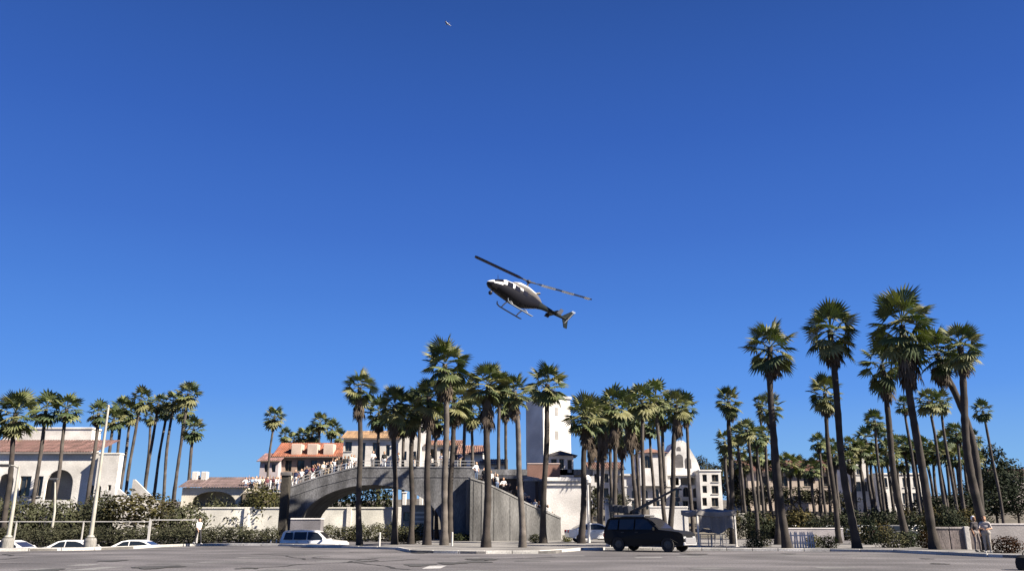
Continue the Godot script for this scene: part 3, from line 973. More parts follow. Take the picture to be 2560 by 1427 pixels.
func make_hotel() -> void:
	var white := Color(0.76, 0.745, 0.72)
	var m := house("white_hotel", "large white hotel with arched windows and a curved gable", "hotel", 134.0, 1556, 1752, 1186, 1282, 12.0, white, [[1630, 1196, 1664, 1212, "void"], [1676, 1194, 1698, 1213, "void"], [1702, 1194, 1742, 1213, "void"], [1580, 1196, 1598, 1214, "window"], [1606, 1196, 1622, 1214, "window"], [1634, 1222, 1648, 1246, "arch"], [1681, 1218, 1697, 1242, "arch"], [1708, 1218, 1724, 1242, "arch"], [1733, 1220, 1745, 1244, "arch"], [1580, 1224, 1594, 1246, "arch"], [1606, 1224, 1620, 1246, "arch"], [1680, 1250, 1699, 1274, "arch"], [1708, 1252, 1722, 1274, "window"], [1730, 1252, 1744, 1274, "window"], [1634, 1252, 1650, 1274, "window"], [1580, 1252, 1596, 1274, "window"], [1606, 1252, 1622, 1274, "window"]])
	cornice(m, 0.3, 0.3, white * 0.96)
	for yy in [1216.0, 1248.0]:
		var sc := Mb.new()
		sc.box(Vector3(m.w / 2, P(1280, yy, 134.0).y - m.y0, 0.03), Vector3(m.w, 0.14, 0.14), white * 0.95)
		part("string_course", sc, mats.plaster, m.root)
	var gx0: float = P(1662, 1150, 134.0).x - m.x0
	var gx1: float = P(1752, 1150, 134.0).x - m.x0
	var gy: float = P(1280, 1100, 134.0).y - m.y0 - m.h - 0.1
	var gw := gx1 - gx0
	var g := Mb.new()
	var pts := PackedVector2Array()
	for q in [[0, 0], [1, 0], [0.97, 0.2], [0.9, 0.42], [0.78, 0.66], [0.66, 0.9], [0.56, 0.99], [0.44, 1.0], [0.32, 0.95], [0.22, 0.74], [0.1, 0.6], [0.0, 0.55]]:
		pts.append(Vector2(gx0 + q[0] * gw, m.h + 0.1 + q[1] * gy))
	g.prism(pts, -7.0, -0.3, white)
	var gn := part("curved_gable", g, mats.plaster, m.root)
	for q in [[0.42, 0.36, 0.6, 1.5], [0.66, 0.3, 0.5, 1.2], [0.42, 0.72, 0.34, 0.34]]:
		var nm := Mb.new()
		var cx: float = gx0 + q[0] * gw
		var cy: float = m.h + 0.1 + q[1] * gy
		var w2: float = q[2]
		var h2: float = q[3]
		var arch := arc_points(cx - w2, cx + w2, cy + h2 * 0.4, w2, 10)
		arch.append(Vector2(cx + w2, cy - h2 * 0.6))
		arch.append(Vector2(cx - w2, cy - h2 * 0.6))
		nm.prism(arch, -0.33, -0.27, Color(0.12, 0.11, 0.11))
		part("niche", nm, mats.white_metal, gn)
	var tl := house("hotel_stair_turret", "white turret with one arched opening on the hotel roof between palm trunks", "tower", 133.0, 1600, 1668, 1134, 1190, 6.0, white, [[1652, 1138, 1663, 1166, "arch"], [1612, 1138, 1626, 1170, "arch"]])
	cornice(tl, 0.2, 0.15, white)
	hip_roof(tl.root, "roof", -0.4, tl.w + 0.4, tl.h + 0.12, -6.4, 0.4, 1.0, Color(0.3, 0.16, 0.11))
	var rb := house("hotel_wing", "three-storey white wing with paired dark windows at the right of the hotel", "hotel", 131.0, 1752, 1806, 1176, 1284, 10.0, white, [[1757, 1186, 1768, 1204, "window"], [1780, 1186, 1797, 1204, "window"], [1757, 1214, 1768, 1232, "window"], [1780, 1214, 1797, 1234, "window"], [1757, 1244, 1768, 1264, "window"], [1780, 1244, 1797, 1266, "window"]])
	cornice(rb, 0.2, 0.12, white)
	var lw := house("hotel_left_wing", "white hotel wing mostly hidden by the dense palm clump", "hotel", 136.0, 1478, 1558, 1172, 1282, 10.0, white * 0.9, [[1486, 1184, 1498, 1206, "window"], [1510, 1184, 1522, 1206, "window"], [1534, 1184, 1546, 1206, "window"], [1486, 1220, 1498, 1244, "window"], [1510, 1220, 1522, 1244, "window"], [1534, 1220, 1546, 1244, "window"]])
	gable_roof(lw, 0.5, 1.4, Color(0.3, 0.17, 0.12))
	# low white wall of the car park in front of the hotel
	var pw := house("car_park_wall", "low white wall in front of the hotel behind the camera car", "wall", 88.0, 1626, 1722, 1268, 1345, 0.4, Color(0.74, 0.73, 0.71), [])
	cornice(pw, 0.12, 0.05, white, "coping")
	var p2 := house("car_park_wall", "low grey-beige wall between the canvas canopy and the slim palm", "wall", 96.0, 1788, 1868, 1285, 1345, 0.4, Color(0.3, 0.29, 0.26), [])
	cornice(p2, 0.12, 0.05, Color(0.42, 0.41, 0.38), "coping")


# ---------------------------------------------------------------- palms and shrubs
func fan_leaf(segs: int, col: Color, sweep: float, droop: float, seed_: int) -> Mb:
	# a fan-palm leaf along +x: a stalk and a pleated fan with free, drooping tips; reach 1.85
	var r := RandomNumberGenerator.new()
	r.seed = seed_
	var mb := Mb.new()
	var stalk := Color(0.11, 0.12, 0.045)
	var hub := Vector3(0.78, -0.05, 0)
	var path := [Vector3.ZERO, Vector3(0.45, 0.02, 0), hub]
	for i in 2:
		var a: Vector3 = path[i]
		var b: Vector3 = path[i + 1]
		var w := 0.035
		mb.quad(a + Vector3(0, 0, w), b + Vector3(0, 0, w), b + Vector3(0, 0.02, 0), a + Vector3(0, 0.02, 0), stalk)
		mb.quad(a + Vector3(0, 0.02, 0), b + Vector3(0, 0.02, 0), b - Vector3(0, 0, w), a - Vector3(0, 0, w), stalk)
	var half := sweep * 0.5
	for k in segs:
		var t := (k + 0.5) / segs * 2.0 - 1.0
		var ang := t * half
		var dw := sweep / segs * 0.5
		var R := 1.1 - 0.26 * absf(t) + r.randf_range(-0.1, 0.06)
		var c := col * (1.0 + r.randf_range(-0.22, 0.22))
		c.a = 1.0
		var mid := 0.6 * R
		var dip := -droop * (0.25 + 0.3 * absf(t))
		var rib_m := hub + Vector3(cos(ang) * mid, dip * 0.45 + 0.03, sin(ang) * mid)
		var el := hub + Vector3(cos(ang - dw) * mid, dip * 0.45 - 0.015, sin(ang - dw) * mid)
		var er := hub + Vector3(cos(ang + dw) * mid, dip * 0.45 - 0.015, sin(ang + dw) * mid)
		var tip := hub + Vector3(cos(ang) * R, dip - droop * 0.35 * r.randf(), sin(ang) * R)
		mb.tri(hub, rib_m, el, c)
		mb.tri(hub, er, rib_m, c)
		mb.tri(el, rib_m, tip, c * 1.05)
		mb.tri(rib_m, er, tip, c * 1.05)
	return mb


func feather_leaf(col: Color, seed_: int) -> Mb:
	var r := RandomNumberGenerator.new()
	r.seed = seed_
	var mb := Mb.new()
	var n := 16
	var last := Vector3.ZERO
	for k in range(1, n + 1):
		var t := float(k) / n
		var p := Vector3(1.85 * (t - 0.22 * t * t), 0.35 * t - 0.85 * t * t, 0)
		mb.bar(last, p, 0.03, 0.03, Color(0.12, 0.12, 0.05))
		var l := 0.5 * sin(PI * clampf(0.12 + t * 0.88, 0, 1)) + 0.05
		for s in [-1.0, 1.0]:
			var c := col * (1.0 + r.randf_range(-0.25, 0.2))
			c.a = 1.0
			var tip := p + Vector3(0.28 * l, -0.35 * l + 0.1 * r.randf(), s * l)
			mb.tri(last, p, tip, c)
		last = p
	return mb


func frond_place(i: int, n: int, r: RandomNumberGenerator, low_el: float) -> Transform3D:
	var t := (i + 0.5) / n
	var el := lerpf(84.0, low_el, pow(t, 0.85)) + r.randf_range(-9, 9)
	var az := i * 2.39996 + r.randf_range(-0.25, 0.25)
	var e := deg_to_rad(el)
	var x := Vector3(cos(e) * cos(az), sin(e), cos(e) * sin(az))
	var side := Vector3(-sin(az), 0, cos(az))
	var y := side.cross(x)
	if y.y < 0:
		y = -y
	var z := x.cross(y)
	var roll := r.randf_range(-0.55, 0.55)
	var b := Basis(x, y, z) * Basis(Vector3.RIGHT, roll)
	var sc := r.randf_range(0.86, 1.08) * (1.0 - 0.12 * (1.0 - t))
	return Transform3D(b.scaled_local(Vector3.ONE * sc), Vector3(0, 0.22 - 0.5 * t, 0) + x * 0.08)


func make_leaf_meshes() -> void:
	var greens := [Color(0.074, 0.092, 0.036), Color(0.108, 0.122, 0.05), Color(0.044, 0.062, 0.028), Color(0.14, 0.14, 0.062)]
	for k in 4:
		frond_meshes.append(fan_leaf(15, greens[k], 3.6, 0.3 + 0.1 * k, 11 + k).mesh())
	var r := RandomNumberGenerator.new()
	# whole crowns for the palms farther off, and two feather crowns
	for k in 4:
		var leaves := []
		for g in 3:
			leaves.append(fan_leaf(9, greens[(g + k) % 4], 3.9, 0.4 + 0.08 * g, 31 + g + k))
		r.seed = 100 + k
		var mb := Mb.new()
		for i in 25:
			mb.add(leaves[i % 3], frond_place(i, 25, r, -48.0 - 8.0 * k))
		crown_meshes.append(mb.mesh())
	for k in 2:
		var lf := feather_leaf(Color(0.05, 0.07, 0.035), 60 + k)
		r.seed = 200 + k
		var mb := Mb.new()
		for i in 30:
			mb.add(lf, frond_place(i, 30, r, -25.0))
		crown_meshes.append(mb.mesh())
	# dead leaves hanging round the stem: unit drop, stretched for each palm
	for k in 3:
		r.seed = 300 + k
		var mb := Mb.new()
		for i in 46:
			var drop := r.randf()
			var lf := fan_leaf(6, Color(0.085, 0.064, 0.045) * r.randf_range(0.5, 1.3), 2.0, 0.5, 400 + i)
			var az := r.randf() * TAU
			var e := deg_to_rad(r.randf_range(-88, -48))
			var x := Vector3(cos(e) * cos(az), sin(e), cos(e) * sin(az))
			var side := Vector3(-sin(az), 0, cos(az))
			var y := side.cross(x)
			if y.y < 0: y = -y
			mb.add(lf, Transform3D(Basis(x, y, x.cross(y)).scaled_local(Vector3(0.5, 0.5, 0.5)), Vector3(cos(az) * 0.12, -0.75 * drop, sin(az) * 0.12)))
		skirt_meshes.append(mb.mesh())
	# leafy masses for shrubs and small trees: a lumpy unit ball of leaf-sized faces
	for k in 4:
		r.seed = 500 + k
		var mb := Mb.new()
		var f := FastNoiseLite.new()
		f.seed = 40 + k
		f.frequency = 1.1
		for i in 1500:
			var dir := Vector3(r.randfn(), r.randfn(), r.randfn()).normalized()
			var lump := 1.0 + 0.55 * f.get_noise_3dv(dir * 1.6) + 0.2 * f.get_noise_3dv(dir * 5.0)
			var rad := lump * (1.0 - 0.42 * pow(r.randf(), 2.0))
			var p := dir * rad
			var nn := (dir + Vector3(r.randfn(), r.randfn(), r.randfn()) * 0.6).normalized()
			var x := nn.cross(Vector3(r.randfn(), r.randfn(), r.randfn())).normalized()
			var y := nn.cross(x)
			var s := r.randf_range(0.05, 0.1)
			var clump := 0.75 + 0.5 * f.get_noise_3dv(dir * 3.0 + Vector3(9, 0, 0))
			var c := Color(0.062, 0.066, 0.04) * clump * r.randf_range(0.78, 1.25)
			c.a = 1.0
			mb.quad(p - x * s, p - y * s * 0.6, p + x * s, p + y * s * 0.6, c)
		bush_meshes.append(mb.mesh())


func trunk_mesh(base: Vector3, top: Vector3, bend: float, r0: float, sides: int, gap: float, tone: Color) -> Mb:
	var mb := Mb.new()
	var h := top.y - base.y
	var n := maxi(5, int(h / gap))
	var path := PackedVector3Array()
	var rad := PackedFloat32Array()
	var cols := []
	for i in n + 1:
		var t := float(i) / n
		var p := base.lerp(top, t) - base
		p.x += bend * sin(PI * t) + 0.05 * sin(t * 9.0 + base.x)
		p.z += 0.05 * sin(t * 7.0 + base.x * 2.0)
		path.append(p - Vector3(0, 0.15 if i == 0 else 0.0, 0))
		var flare := 1.0 + 0.55 * exp(-t * h / 0.5)
		rad.append(r0 * flare * lerpf(1.0, 0.74, t) * (1.0 + rng.randf_range(-0.08, 0.08)))
		cols.append(vary(tone, 0.3))
	mb.tube(path, rad, sides, cols)
	return mb


func palm(called: String, label: String, group: String, bx: float, d: float, cx: float, cy: float, w: float, near: bool, skirt: float, bend := 0.0, feather := false, r0 := 0.26) -> void:
	var top := P(cx, cy, d)
	var base := on_ground(bx, d)
	if bx < -9000.0:
		base = Vector3(top.x + rng.randf_range(-0.5, 0.5), 0, -d + rng.randf_range(-0.3, 0.3))
		base.y = height_at(base.x, -base.z)
	base.y += 0.13 if (base.z > -75.0 and d < kerb_distance(base.x) + 26.0 and d > kerb_distance(base.x) and base.x > -9.0) else 0.0
	var o := thing(called, label, "palm tree", base, 0.0, group)
	part("trunk", trunk_mesh(base, top, bend, r0, 10 if near else 6, 0.3 if near else 0.9, (Color(0.2, 0.175, 0.155) if label.contains("pale") else Color(0.075, 0.062, 0.054)) if near else Color(0.13, 0.112, 0.1)), mats.bark, o)
	var R := (P(cx + w / 2, cy, d) - top).length()
	var s := R / 1.62
	var at := top - base
	if near:
		var r := RandomNumberGenerator.new()
		r.seed = int(cx * 7 + cy)
		var n := 24 + r.randi() % 8
		var droop := r.randf_range(-74.0, -48.0)
		var shape := Vector3(1, r.randf_range(0.88, 1.14), 1)
		var tilt := Basis(Vector3(r.randf_range(-1, 1), 0, r.randf_range(-1, 1)).normalized(), r.randf_range(0.0, 0.16))
		for i in n:
			var x := frond_place(i, n, r, droop)
			x = Transform3D(tilt.scaled(shape * s), at) * x
			part("frond", frond_meshes[r.randi() % 4], mats.leaf, o, x)
	else:
		var k := (4 + rng.randi() % 2) if feather else rng.randi() % 4
		part("crown", crown_meshes[k], mats.leaf, o, Transform3D(Basis(Vector3.UP, rng.randf() * TAU).scaled(Vector3.ONE * s), at))
	if skirt > 0.0:
		part("dead_frond_skirt", skirt_meshes[rng.randi() % 3], mats.dry_leaf, o, Transform3D(Basis(Vector3.UP, rng.randf() * TAU).scaled(Vector3(s * 1.05, maxf(skirt, 0.6), s * 1.05)), at - Vector3(0, 0.1, 0)))


func make_palms() -> void:
	var N := -9999.0
	# the tall ones beside the kerb
	var near := [
		["tall palm with a round even crown, leftmost of the big right-hand palms", 1970, 50.8, 1925, 868, 142, 1.3, -0.25],
		["tall palm with a bushy crown, second of the big right-hand palms from the left", 2142, 50.5, 2078, 828, 140, 1.5, -0.2],
		["tallest palm of all, with the widest crown and a long brown skirt", 2342, 48.5, 2255, 812, 172, 2.6, -0.15],
		["palm whose lower crown overlaps the tallest palm's skirt on its left", 2268, 58, 2208, 912, 118, 1.8, -0.2],
		["leaning palm at far right with its crown hanging to the right", 2468, 47.0, 2402, 866, 118, 1.2, -0.3],
		["palm crossing behind the far right leaning trunk, crown to its left", 2456, 50.0, 2345, 882, 118, 1.4, 0.85],
		["shorter palm between the two bushy right-hand palms", 2100, 64, 2062, 982, 92, 1.2, -0.1],
		["slim palm standing alone left of the round-crowned palm", 1834, 62, 1822, 1003, 80, 1.0, 0.0],
		["palm partly hidden behind the round-crowned palm's trunk", 1946, 60, 1925, 1018, 80, 1.0, 0.1],
		["leftmost palm of the centre row, with a small dark crown above the bridge", 897, 57, 900, 968, 98, 1.5, 0.0],
		["second palm of the centre row from the left, before the white hillside house", 988, 60, 985, 1012, 94, 1.6, 0.0],
		["third palm of the centre row from the left, with a short wide crown", 1028, 61.5, 1030, 1024, 96, 1.4, 0.0],
		["tallest palm of the centre row, with a pale trunk", 1108, 58, 1113, 910, 132, 1.8, 0.1],
		["dark-trunked palm just left of the tallest centre palm", 1066, 59.5, 1072, 992, 110, 1.6, 0.0],
		["palm whose crown fills the gap right below the tallest centre palm's crown", 1122, 66, 1135, 1000, 112, 1.4, 0.0],
		["palm with a thick dark trunk in front of the curved stairway", 1217, 52.5, 1219, 960, 120, 2.0, 0.0],
		["palm with a pale lower trunk at the kerb in front of the stairway's lower end", 1305, 52.5, 1286, 978, 100, 1.2, 0.1],
		["palm with sunlit yellow-green crown in front of the white tower", 1357, 64, 1370, 960, 120, 1.0, 0.0],
		["palm standing before the right corner of the white box tower", 1455, 64, 1464, 1040, 110, 1.6, 0.0],
		["dark slim palm rising behind the camera car's crane", 1676, 60, 1690, 1012, 84, 1.6, 0.0],
	]
	for q in near:
		palm("fan_palm", q[0], "tall palms along the kerb", q[1], q[2], q[3], q[4], q[5], true, q[6], q[7], false, 0.235 if q[5] > 100 else 0.2)
	# the dense clump in front of the hotel
	var clump := [[1478, 1056, 92, 92], [1505, 1040, 98, 80], [1535, 1014, 102, 74], [1552, 1074, 88, 98], [1572, 1026, 98, 86], [1604, 1000, 98, 78], [1622, 1058, 84, 104], [1640, 996, 98, 82], [1656, 1034, 84, 94], [1714, 1018, 72, 92], [1592, 1056, 84, 108], [1498, 1082, 84, 106], [1525, 1058, 86, 102]]
	clump.sort_custom(func(a, b): return a[0] < b[0])
	for i in clump.size():
		var q: Array = clump[i]
		palm("clump_palm", "%s palm from the left in the dense clump in front of the white hotel" % ordinal(i), "dense palm clump before the hotel", N, q[3], q[0], q[1], q[2], false, rng.randf_range(1.6, 3.2) if q[0] < 1600 else rng.randf_range(0.8, 1.6), rng.randf_range(-0.2, 0.2), false, 0.22)
	# the row behind the arcade building at left
	palm("broad_palm", "broad low fan palm before the arcade building at the far left edge", "", 6, 79, 38, 1035, 128, true, 1.2)
	var left := [[114, 1022, 84, 86], [166, 1022, 84, 86], [245, 1032, 62, 87], [284, 1046, 66, 100], [305, 1018, 62, 110], [326, 1034, 60, 116], [352, 998, 66, 108], [376, 1040, 46, 125], [396, 1008, 56, 112], [415, 1028, 50, 120], [432, 1002, 60, 110], [470, 984, 72, 108], [462, 1022, 64, 118], [484, 1072, 66, 104]]
	left.sort_custom(func(a, b): return a[0] < b[0])
	for i in left.size():
		var q: Array = left[i]
		palm("slender_palm", "%s slender palm from the left in the row by the arcade building" % ordinal(i), "slender palms by the left buildings", N, q[3], q[0], q[1], q[2], false, 0.9, rng.randf_range(-0.25, 0.25), false, 0.24)
	var behind := [[948, 1030, 84, 98], [1008, 1046, 80, 104], [1050, 1004, 88, 96], [1092, 1040, 92, 92], [1160, 985, 92, 96], [1178, 1028, 84, 100], [1250, 962, 80, 94], [1262, 1006, 76, 99]]
	for i in behind.size():
		var q: Array = behind[i]
		palm("pier_palm", "%s palm from the left among those growing behind the pier bridge" % ordinal(i), "palms behind the pier bridge", N, q[3], q[0], q[1], q[2], false, 1.6, rng.randf_range(-0.2, 0.2), false, 0.22)
	var hill := [[685, 1042, 62, 132], [712, 1088, 40, 150], [735, 1098, 44, 156], [757, 1090, 52, 158], [780, 1086, 50, 156], [800, 1055, 58, 152], [830, 1072, 50, 154], [848, 1092, 44, 158]]
	for i in hill.size():
		var q: Array = hill[i]
		palm("hill_palm", ["lone palm left of the orange tile roof"][0] if i == 0 else "%s palm from the left rising over the orange tile roof" % ordinal(i - 1), "palms round the orange roof", N, q[3], q[0], q[1], q[2], false, 0.8, rng.randf_range(-0.2, 0.2), false, 0.22)
	# middle distance at right
	var mid := [[1812, 1104, 62, 92], [1842, 1086, 58, 98], [1866, 1074, 64, 88], [1890, 1092, 58, 96], [1912, 1084, 48, 102], [1898, 1004, 34, 110], [2046, 1104, 48, 104], [2078, 1112, 44, 112], [2187, 1050, 58, 96], [2262, 1012, 50, 96], [2322, 1002, 72, 88], [2352, 1002, 66, 90], [2392, 1082, 56, 96], [2458, 1026, 56, 97]]
	for i in mid.size():
		var q: Array = mid[i]
		palm("mid_palm", ("slim palm standing alone near the right edge with a small round crown" if i == 13 else "%s middle-distance palm from the left behind the big right-hand palms" % ordinal(i)), "middle-distance palms at right", N, q[3], q[0], q[1], q[2], false, 0.8, rng.randf_range(-0.2, 0.2), false, 0.2)
	# the far grove
	var grove := []
	for i in 26:
		grove.append([2128 + i * 12.5 + rng.randf_range(-5, 5), rng.randf_range(1092, 1158), rng.randf_range(46, 64), rng.randf_range(104, 128)])
	for i in grove.size():
		var q: Array = grove[i]
		palm("grove_palm", "%s slender palm from the left in the far grove at right" % ordinal(i), "far palm grove at right", N, q[3], q[0], q[1], q[2], false, 0.8, rng.randf_range(-0.3, 0.3), false, 0.24)
	for i in 14:
		palm("roadside_palm", "%s low palm from the left before the terracotta roof" % ordinal(i), "low palms before the terracotta roof", N, rng.randf_range(100, 122), 1818 + i * 23 + rng.randf_range(-8, 8), rng.randf_range(1120, 1175), rng.randf_range(44, 60), false, 1.2, rng.randf_range(-0.3, 0.3), false, 0.22)


func shrub(called: String, label: String, category: String, group: String, px: float, py_top: float, d: float, w: float, tint := Color.WHITE, trunk := false) -> Node3D:
	var b := on_ground(px, d)
	var top := P(px, py_top, d).y
	var h := maxf(0.5, top - b.y)
	var rw := w * 0.5 / F * d * 1.04
	var o := thing(called, label, category, b, 0.0, group)
	var k := rng.randi() % 4
	var basis := Basis(Vector3.UP, rng.randf() * TAU)
	var m := mats.bush_leaf as StandardMaterial3D
	if tint != Color.WHITE:
		var key := "bush_" + tint.to_html()
		if not mats.has(key):
			var c := m.duplicate()
			c.albedo_color = tint
			mats[key] = c
		m = mats[key]
	if trunk:
		var st := Mb.new()
		st.tube(PackedVector3Array([Vector3(0, -0.1, 0), Vector3(0.06, h * 0.3, 0), Vector3(-0.05, h * 0.62, 0.05)]), PackedFloat32Array([0.2, 0.14, 0.09]), 7, [Color(0.12, 0.1, 0.085)])
		for q in 4:
			var a := q * 1.6 + rng.randf()
			st.rod(Vector3(0.04, h * 0.34, 0), Vector3(cos(a) * rw * 0.6, h * 0.66, sin(a) * rw * 0.6), 0.08, 0.04, 5, Color(0.12, 0.1, 0.085))
		part("trunk", st, mats.bark, o)
		part("crown", bush_meshes[k], m, o, Transform3D(basis.scaled(Vector3(rw, h * 0.36, rw)), Vector3(0, h * 0.66, 0)))
	else:
		part("foliage", bush_meshes[k], m, o, Transform3D(basis.scaled(Vector3(rw, h * 0.5, rw)), Vector3(0, h * 0.42, 0)))
		var st := Mb.new()
		for q in 4:
			var a := q * 1.7
			st.rod(Vector3(0, -0.05, 0), Vector3(cos(a) * rw * 0.4, h * 0.5, sin(a) * rw * 0.4), 0.05, 0.02, 5, Color(0.1, 0.085, 0.07))
		part("stem", st, mats.bark, o)
	return o


func make_shrubs() -> void:
	var dull := Color(1.15, 1.1, 1.15).linear_to_srgb()
	# clipped mass below the white arcade building
	var back := [[-40, 1234, 84, 110], [36, 1238, 82, 90], [96, 1240, 84, 90], [150, 1246, 82, 80], [205, 1243, 84, 90], [252, 1244, 82, 70], [420, 1252, 84, 80], [470, 1250, 86, 80], [528, 1240, 96.5, 80], [590, 1248, 96, 70], [622, 1228, 96, 60], [692, 1226, 96, 56]]
	for i in back.size():
		var q: Array = back[i]
		shrub("large_shrub", "%s large grey-green shrub from the left in the row below the white buildings" % ordinal(i), "shrub", "large shrubs below the left buildings", q[0], q[1], q[2], q[3])
	shrub("rounded_tree", "rounded olive-brown tree between the blank end wall and the cream pavilion", "tree", "", 330, 1232, 80, 150, Color(1.0, 0.93, 0.82), true)
	shrub("rounded_tree", "small dark tree in front of the right-hand arch of the white end wall", "tree", "", 236, 1234, 79, 66, Color(0.85, 0.86, 0.88), true)
	shrub("rounded_tree", "dense olive tree in front of the spectators' retaining wall", "tree", "", 650, 1216, 96, 84, Color(1.0, 0.97, 0.82), true)
	shrub("rounded_tree", "dark green tree on top of the garden wall seen through the arch", "tree", "", 934, 1208, 99, 90, Color(0.9, 0.92, 0.86), true)
	shrub("rounded_tree", "wide green tree left under the arch above the garden wall", "tree", "", 852, 1222, 99, 90, Color(0.9, 0.95, 0.86), true)
	for i in 19:
		var px := -60 + i * 41 + rng.randf_range(-8, 8)
		var ht := rng.randf_range(1308, 1318) if px < 470 else rng.randf_range(1309, 1320)
		shrub("hedge_shrub", "%s low grey shrub from the left in the hedge under the white handrail" % ordinal(i), "shrub", "low hedge behind the parked cars", px, ht, rng.randf_range(73.2, 75.0), rng.randf_range(52, 74), Color(0.98, 0.97, 1.0))
	for i in 7:
		shrub("underpass_shrub", "%s low grey-green shrub from the left under the bridge arch" % ordinal(i), "shrub", "low shrubs under the arch", 822 + i * 38 + rng.randf_range(-6, 6), rng.randf_range(1302, 1318), 77.5, rng.randf_range(44, 60), Color(1.05, 1.03, 1.0))
	# in the planting at right
	shrub("clipped_bush", "round clipped dark green bush behind the kerb between the big right-hand palms", "bush", "", 2072, 1334, 51.5, 44, Color(0.7, 0.8, 0.55))
	shrub("clipped_bush", "pale olive bush left of the round dark green bush", "bush", "", 2034, 1330, 53, 36, Color(1.1, 1.08, 0.7))
	shrub("clipped_bush", "wide grey-green bush right of the second big palm's base", "bush", "", 2236, 1320, 52, 70, Color(1.0, 1.05, 1.05))
	shrub("clipped_bush", "grey-green bush with a dark base beside the tallest palm's foot", "bush", "", 2282, 1324, 54, 52, Color(0.95, 1.02, 1.0))
	shrub("clipped_bush", "dark upright bush right of the second big palm", "bush", "", 2178, 1284, 60, 42, Color(0.6, 0.68, 0.7))
	shrub("clipped_bush", "small dark green bush at the foot of the round-crowned palm", "bush", "", 1886, 1344, 52.2, 44, Color(0.7, 0.85, 0.75))
	shrub("clipped_bush", "dry pale bush behind the small dark bush by the round-crowned palm", "bush", "", 1905, 1318, 55, 50, Color(1.5, 1.3, 1.1))
	shrub("clipped_bush", "large dark brown bush at the right edge by the kerb", "bush", "", 2522, 1336, 42.5, 70, Color(0.75, 0.5, 0.42))
	shrub("clipped_bush", "dark brown bush at the foot of the tallest palm", "bush", "", 2318, 1322, 51, 36, Color(0.8, 0.62, 0.5))
	shrub("clipped_bush", "small green tuft at the foot of the stairway wall", "bush", "", 1338, 1332, 66, 30, Color(1.1, 1.1, 0.6))
	shrub("clipped_bush", "small green tuft in front of the white box tower", "bush", "", 1418, 1334, 70, 24, Color(1.0, 1.05, 0.6))
	shrub("clipped_bush", "low dark shrub right of the arch under the bridge", "bush", "", 1150, 1330, 74, 60, Color(0.85, 0.9, 0.8))
	shrub("clipped_bush", "dark low mound standing in for a shadow at the foot of the third centre palm", "bush", "", 1018, 1328, 62.5, 60, Color(0.35, 0.35, 0.35))  # near-black tint: this mound stands in for a cast shadow
	var under := []
	for i in 24:
		under.append([1826 + i * 28 + rng.randf_range(-10, 10), rng.randf_range(1256, 1296), rng.randf_range(84, 108), rng.randf_range(44, 80)])
	for q in [[2340, 1262, 76, 60], [2382, 1254, 75, 66], [2424, 1262, 76, 60], [2204, 1300, 66, 54], [2150, 1306, 64, 48], [2394, 1276, 70, 52]]:  # those among the far right trunks are added to stand for dense trunk shade
		under.append(q)
	under.sort_custom(func(a, b): return a[0] < b[0])
	for i in under.size():
		var q: Array = under[i]
		shrub("car_park_shrub", "%s shrub from the left in the undergrowth of the far car park at right" % ordinal(i), "shrub", "undergrowth in the far car park", q[0], q[1], q[2], q[3], Color(0.8, 0.84, 0.86) if i % 3 else Color(1.1, 1.0, 0.85))
	# far trees at the right and behind the hotel
	var far := [[2505, 1112, 138, 76], [2548, 1150, 150, 70], [2478, 1180, 140, 56], [2526, 1176, 132, 84], [2440, 1206, 136, 60], [1766, 1142, 150, 44], [1828, 1160, 160, 70], [1862, 1168, 160, 60], [1795, 1160, 156, 50], [1990, 1218, 122, 90], [2056, 1222, 124, 80], [1920, 1214, 122, 80], [1866, 1222, 118, 70], [2120, 1232, 120, 70], [2370, 1236, 112, 90], [2430, 1230, 110, 90], [2500, 1226, 112, 90], [2320, 1246, 114, 70], [2555, 1218, 112, 80], [1480, 1216, 112, 60], [1545, 1232, 116, 60]]
	far.sort_custom(func(a, b): return a[0] < b[0])
	for i in far.size():
		var q: Array = far[i]
		shrub("far_tree", "%s leafy dark tree from the left beyond the palms on the right half" % ordinal(i), "tree", "far leafy trees at right", q[0], q[1], q[2], q[3], Color(0.72, 0.78, 0.82) if q[0] > 2300 else Color(0.85, 0.85, 0.85), true)


